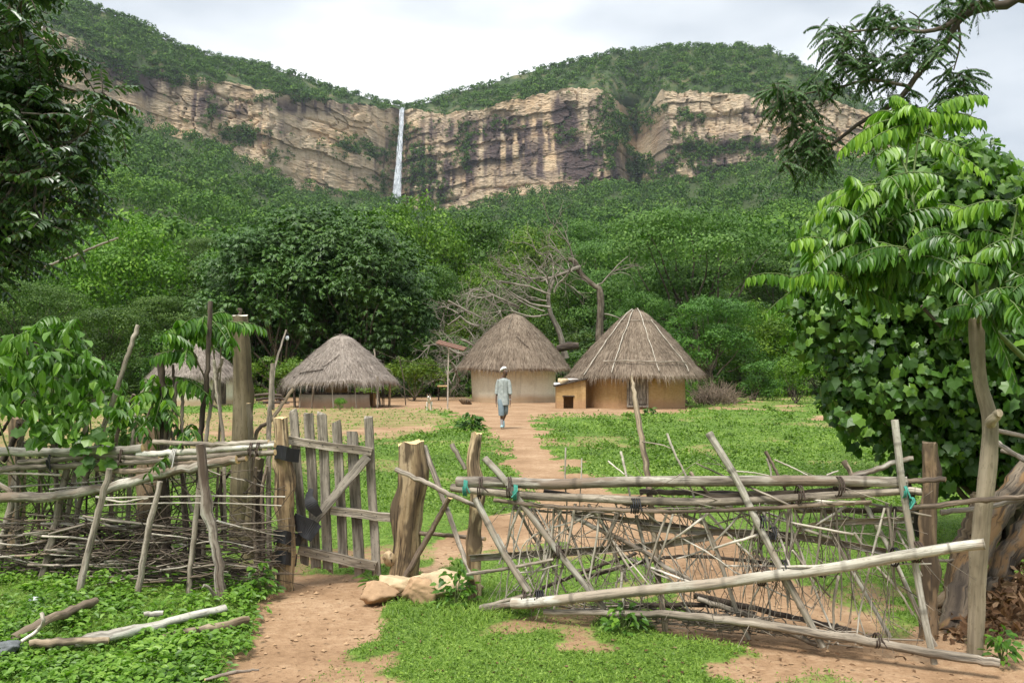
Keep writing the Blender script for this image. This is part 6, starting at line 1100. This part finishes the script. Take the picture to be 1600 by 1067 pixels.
tr_ = loft('trousers', [(.05, .02, .98, .16, .12), (.05, .01, .86, .175, .135), (.05, .005, .78, .175, .135)], TROU, man, fold=.02)
loft('trouser_leg', [(-.03, -.02, .84, .105, .11), (-.025, -.08, .65, .10, .105), (-.015, -.12, .48, .098, .10), (-.01, -.13, .36, .098, .10)], TROU, tr_, 18, .04); loft('trouser_leg', [(.13, .03, .84, .10, .11), (.135, .01, .65, .09, .10), (.13, .02, .48, .085, .095), (.115, .09, .38, .085, .095)], TROU, tr_, 18, .04)
m = M(); u = np.linspace(0, math.pi*.5, 9)[:, None]; a = np.linspace(0, 6.283, 24, endpoint=False)[None]; v = np.stack([.052+.106*np.sin(u+.08)*np.cos(a), .022+.108*np.sin(u+.08)*np.sin(a), 1.685+.095*np.cos(u)+0*a+.05*(np.cos(a)-np.sin(a))*.7*np.sin(u)], -1); m.grid(v, 0, None, 0, True); o_ = m.build('cap', plain('white_knitted_cotton', (.78, .76, .74), .9, .08, 40)); o_.parent = man; so_ = o_.modifiers.new('t', 'SOLIDIFY'); so_.thickness = .008
face = M(); HX, HY_, HZ = .115, -.025, 1.635; fd = unit(V3(.72, -.7, -.04)); sd2 = V3(.7, .72, 0)
def blob(m, c, r_, n=12): rock(m, c, r_, 1, 0, n=n)
blob(face, V3(HX, HY_, HZ-.005)+fd*.092, (.015, .015, .022)); o_ = face.build('nose', SKIN); o_.parent = body
m = M(); blob(m, V3(HX, HY_, HZ-.045)+fd*.082, (.024, .024, .011)); o_ = m.build('mouth', plain('lip_skin', (.10, .035, .03), .5, .1)); o_.parent = body
for s_ in (-1, 1):
    m = M(); blob(m, V3(HX, HY_, HZ+.022)+fd*.076+sd2*s_*.032, (.013, .013, .009)); o_ = m.build('eye', plain('eye_white', (.35, .32, .3), .3, .1)); o_.parent = body
    m = M(); blob(m, V3(HX, HY_, HZ+.0)-fd*.005+sd2*s_*.080, (.012, .022, .032)); o_ = m.build('ear', SKIN); o_.parent = body
m = M(); blob(m, V3(HX, HY_, HZ-.078)+fd*.062, (.03, .03, .02)); o_ = m.build('beard', plain('black_beard', (.02, .018, .017), .9, .1)); o_.parent = body
for x_, y_, z_, rx in ((0, -.175, .04, 0), (.05, .355, .10, 1.2)):
    m = M(); L_ = [(-.10, .030, .03), (-.06, .045, .045), (.0, .046, .05), (.06, .05, .042), (.11, .042, .03), (.125, .02, .02)]; a = np.linspace(0, 6.283, 16, endpoint=False); c_, s_ = math.cos(rx), math.sin(rx)
    v = np.array([[(r1*math.cos(t), -d_, r2*math.sin(t)*(1 if math.sin(t) > 0 else .7)) for t in a] for d_, r1, r2 in L_]); v = np.stack([v[..., 0]+x_, v[..., 1]*c_-v[..., 2]*s_+y_, v[..., 1]*s_+v[..., 2]*c_+z_], -1); m.grid(v, 0, None, 0, True)
    for e_ in (0, -1): m.add(v[e_], [np.array([list(range(16))])], 0, None, 0, True)
    o_ = m.build('shoe', plain('pale_blue_plastic', (.30, .45, .47), .5, .1)); o_.parent = man
loft('sock', [(0, -.125, .25, .052, .052), (0, -.115, .15, .045, .048), (0, -.105, .07, .043, .05)], plain('grey_sock', (.38, .36, .36), .9, .1), man, 14, .02)
m = M(); a = np.linspace(0, 6.283, 20); m.tube(np.stack([.288+.034*np.cos(a), -.095+.034*np.sin(a), .83+0*a], -1), .007, 6); o_ = m.build('bracelet', plain('silver_metal', (.6, .6, .6), .3, .1)); o_.parent = man
dc = G(670.5, 641); dog = empty('dog', dc, 'small white and tan dog standing on the bare soil facing the fence', 'dog'); V = []; E = []
sp = [vv(0, .26, .40, .085), vv(0, .08, .39, .080), vv(0, -.10, .40, .10), vv(0, -.20, .44, .075), vv(0, -.27, .53, .055), vv(0, -.30, .60, .060), vv(0, -.39, .575, .034), vv(0, -.43, .57, .024)]; E += [(sp[i], sp[i+1]) for i in range(7)]
tl = [vv(0, .36, .43, .022), vv(.02, .45, .53, .014), vv(.03, .43, .62, .008)]; E += [(sp[0], tl[0]), (tl[0], tl[1]), (tl[1], tl[2])]
for s_ in (-1, 1):
    for pts in ([(s_*.075, -.17, .36, .045), (s_*.08, -.16, .24, .03), (s_*.08, -.17, .13, .022), (s_*.08, -.17, .03, .02), (s_*.08, -.20, .018, .022)], [(s_*.075, .26, .34, .055), (s_*.085, .20, .24, .036), (s_*.085, .31, .14, .02), (s_*.085, .29, .03, .018), (s_*.085, .26, .018, .021)]):
        p_ = sp[2] if pts[0][1] < 0 else sp[0]
        for q_ in pts: i = vv(*q_); E.append((p_, i)); p_ = i
mt, t, o = mat('white_and_tan_fur'); co = N(t, 'ShaderNodeTexCoord').outputs['Object']; sx_ = N(t, 'ShaderNodeSeparateXYZ'); t.links.new(co, sx_.inputs[0]); nf_ = noise(t, co, 5, 2, .5)
f_ = mth(t, 'MULTIPLY', mth(t, 'ADD', mth(t, 'MULTIPLY', mth(t, 'ABSOLUTE', sx_.outputs[0]), 14), mth(t, 'SUBTRACT', nf_, 1.15)), 4, True); f_ = mth(t, 'MULTIPLY', f_, mth(t, 'GREATER_THAN', sx_.outputs[2], .38)); finish(t, o, mixc(t, f_, (.62, .57, .50), (.42, .27, .15)), .9)
db_ = skin('body', V, E, mt, dog)
for s_ in (-1, 1):
    m = M(); v = np.array([[s_*.025, -.29, .64], [s_*.065, -.28, .63], [s_*.062, -.27, .715], [s_*.045, -.265, .64]]); m.add(v, [np.array([[0, 1, 2], [1, 3, 2], [3, 0, 2], [0, 3, 1]])], 0, None, 0, False); o_ = m.build('ear', plain('tan_fur', (.36, .23, .13), .9, .1)); o_.parent = db_
    m = M(); blob(m, V3(s_*.026, -.352, .612), (.009, .008, .009), 8); o_ = m.build('eye', MAT['rubber']); o_.parent = db_
m = M(); blob(m, V3(0, -.455, .575), (.014, .012, .011), 8); o_ = m.build('nose', MAT['rubber']); o_.parent = db_
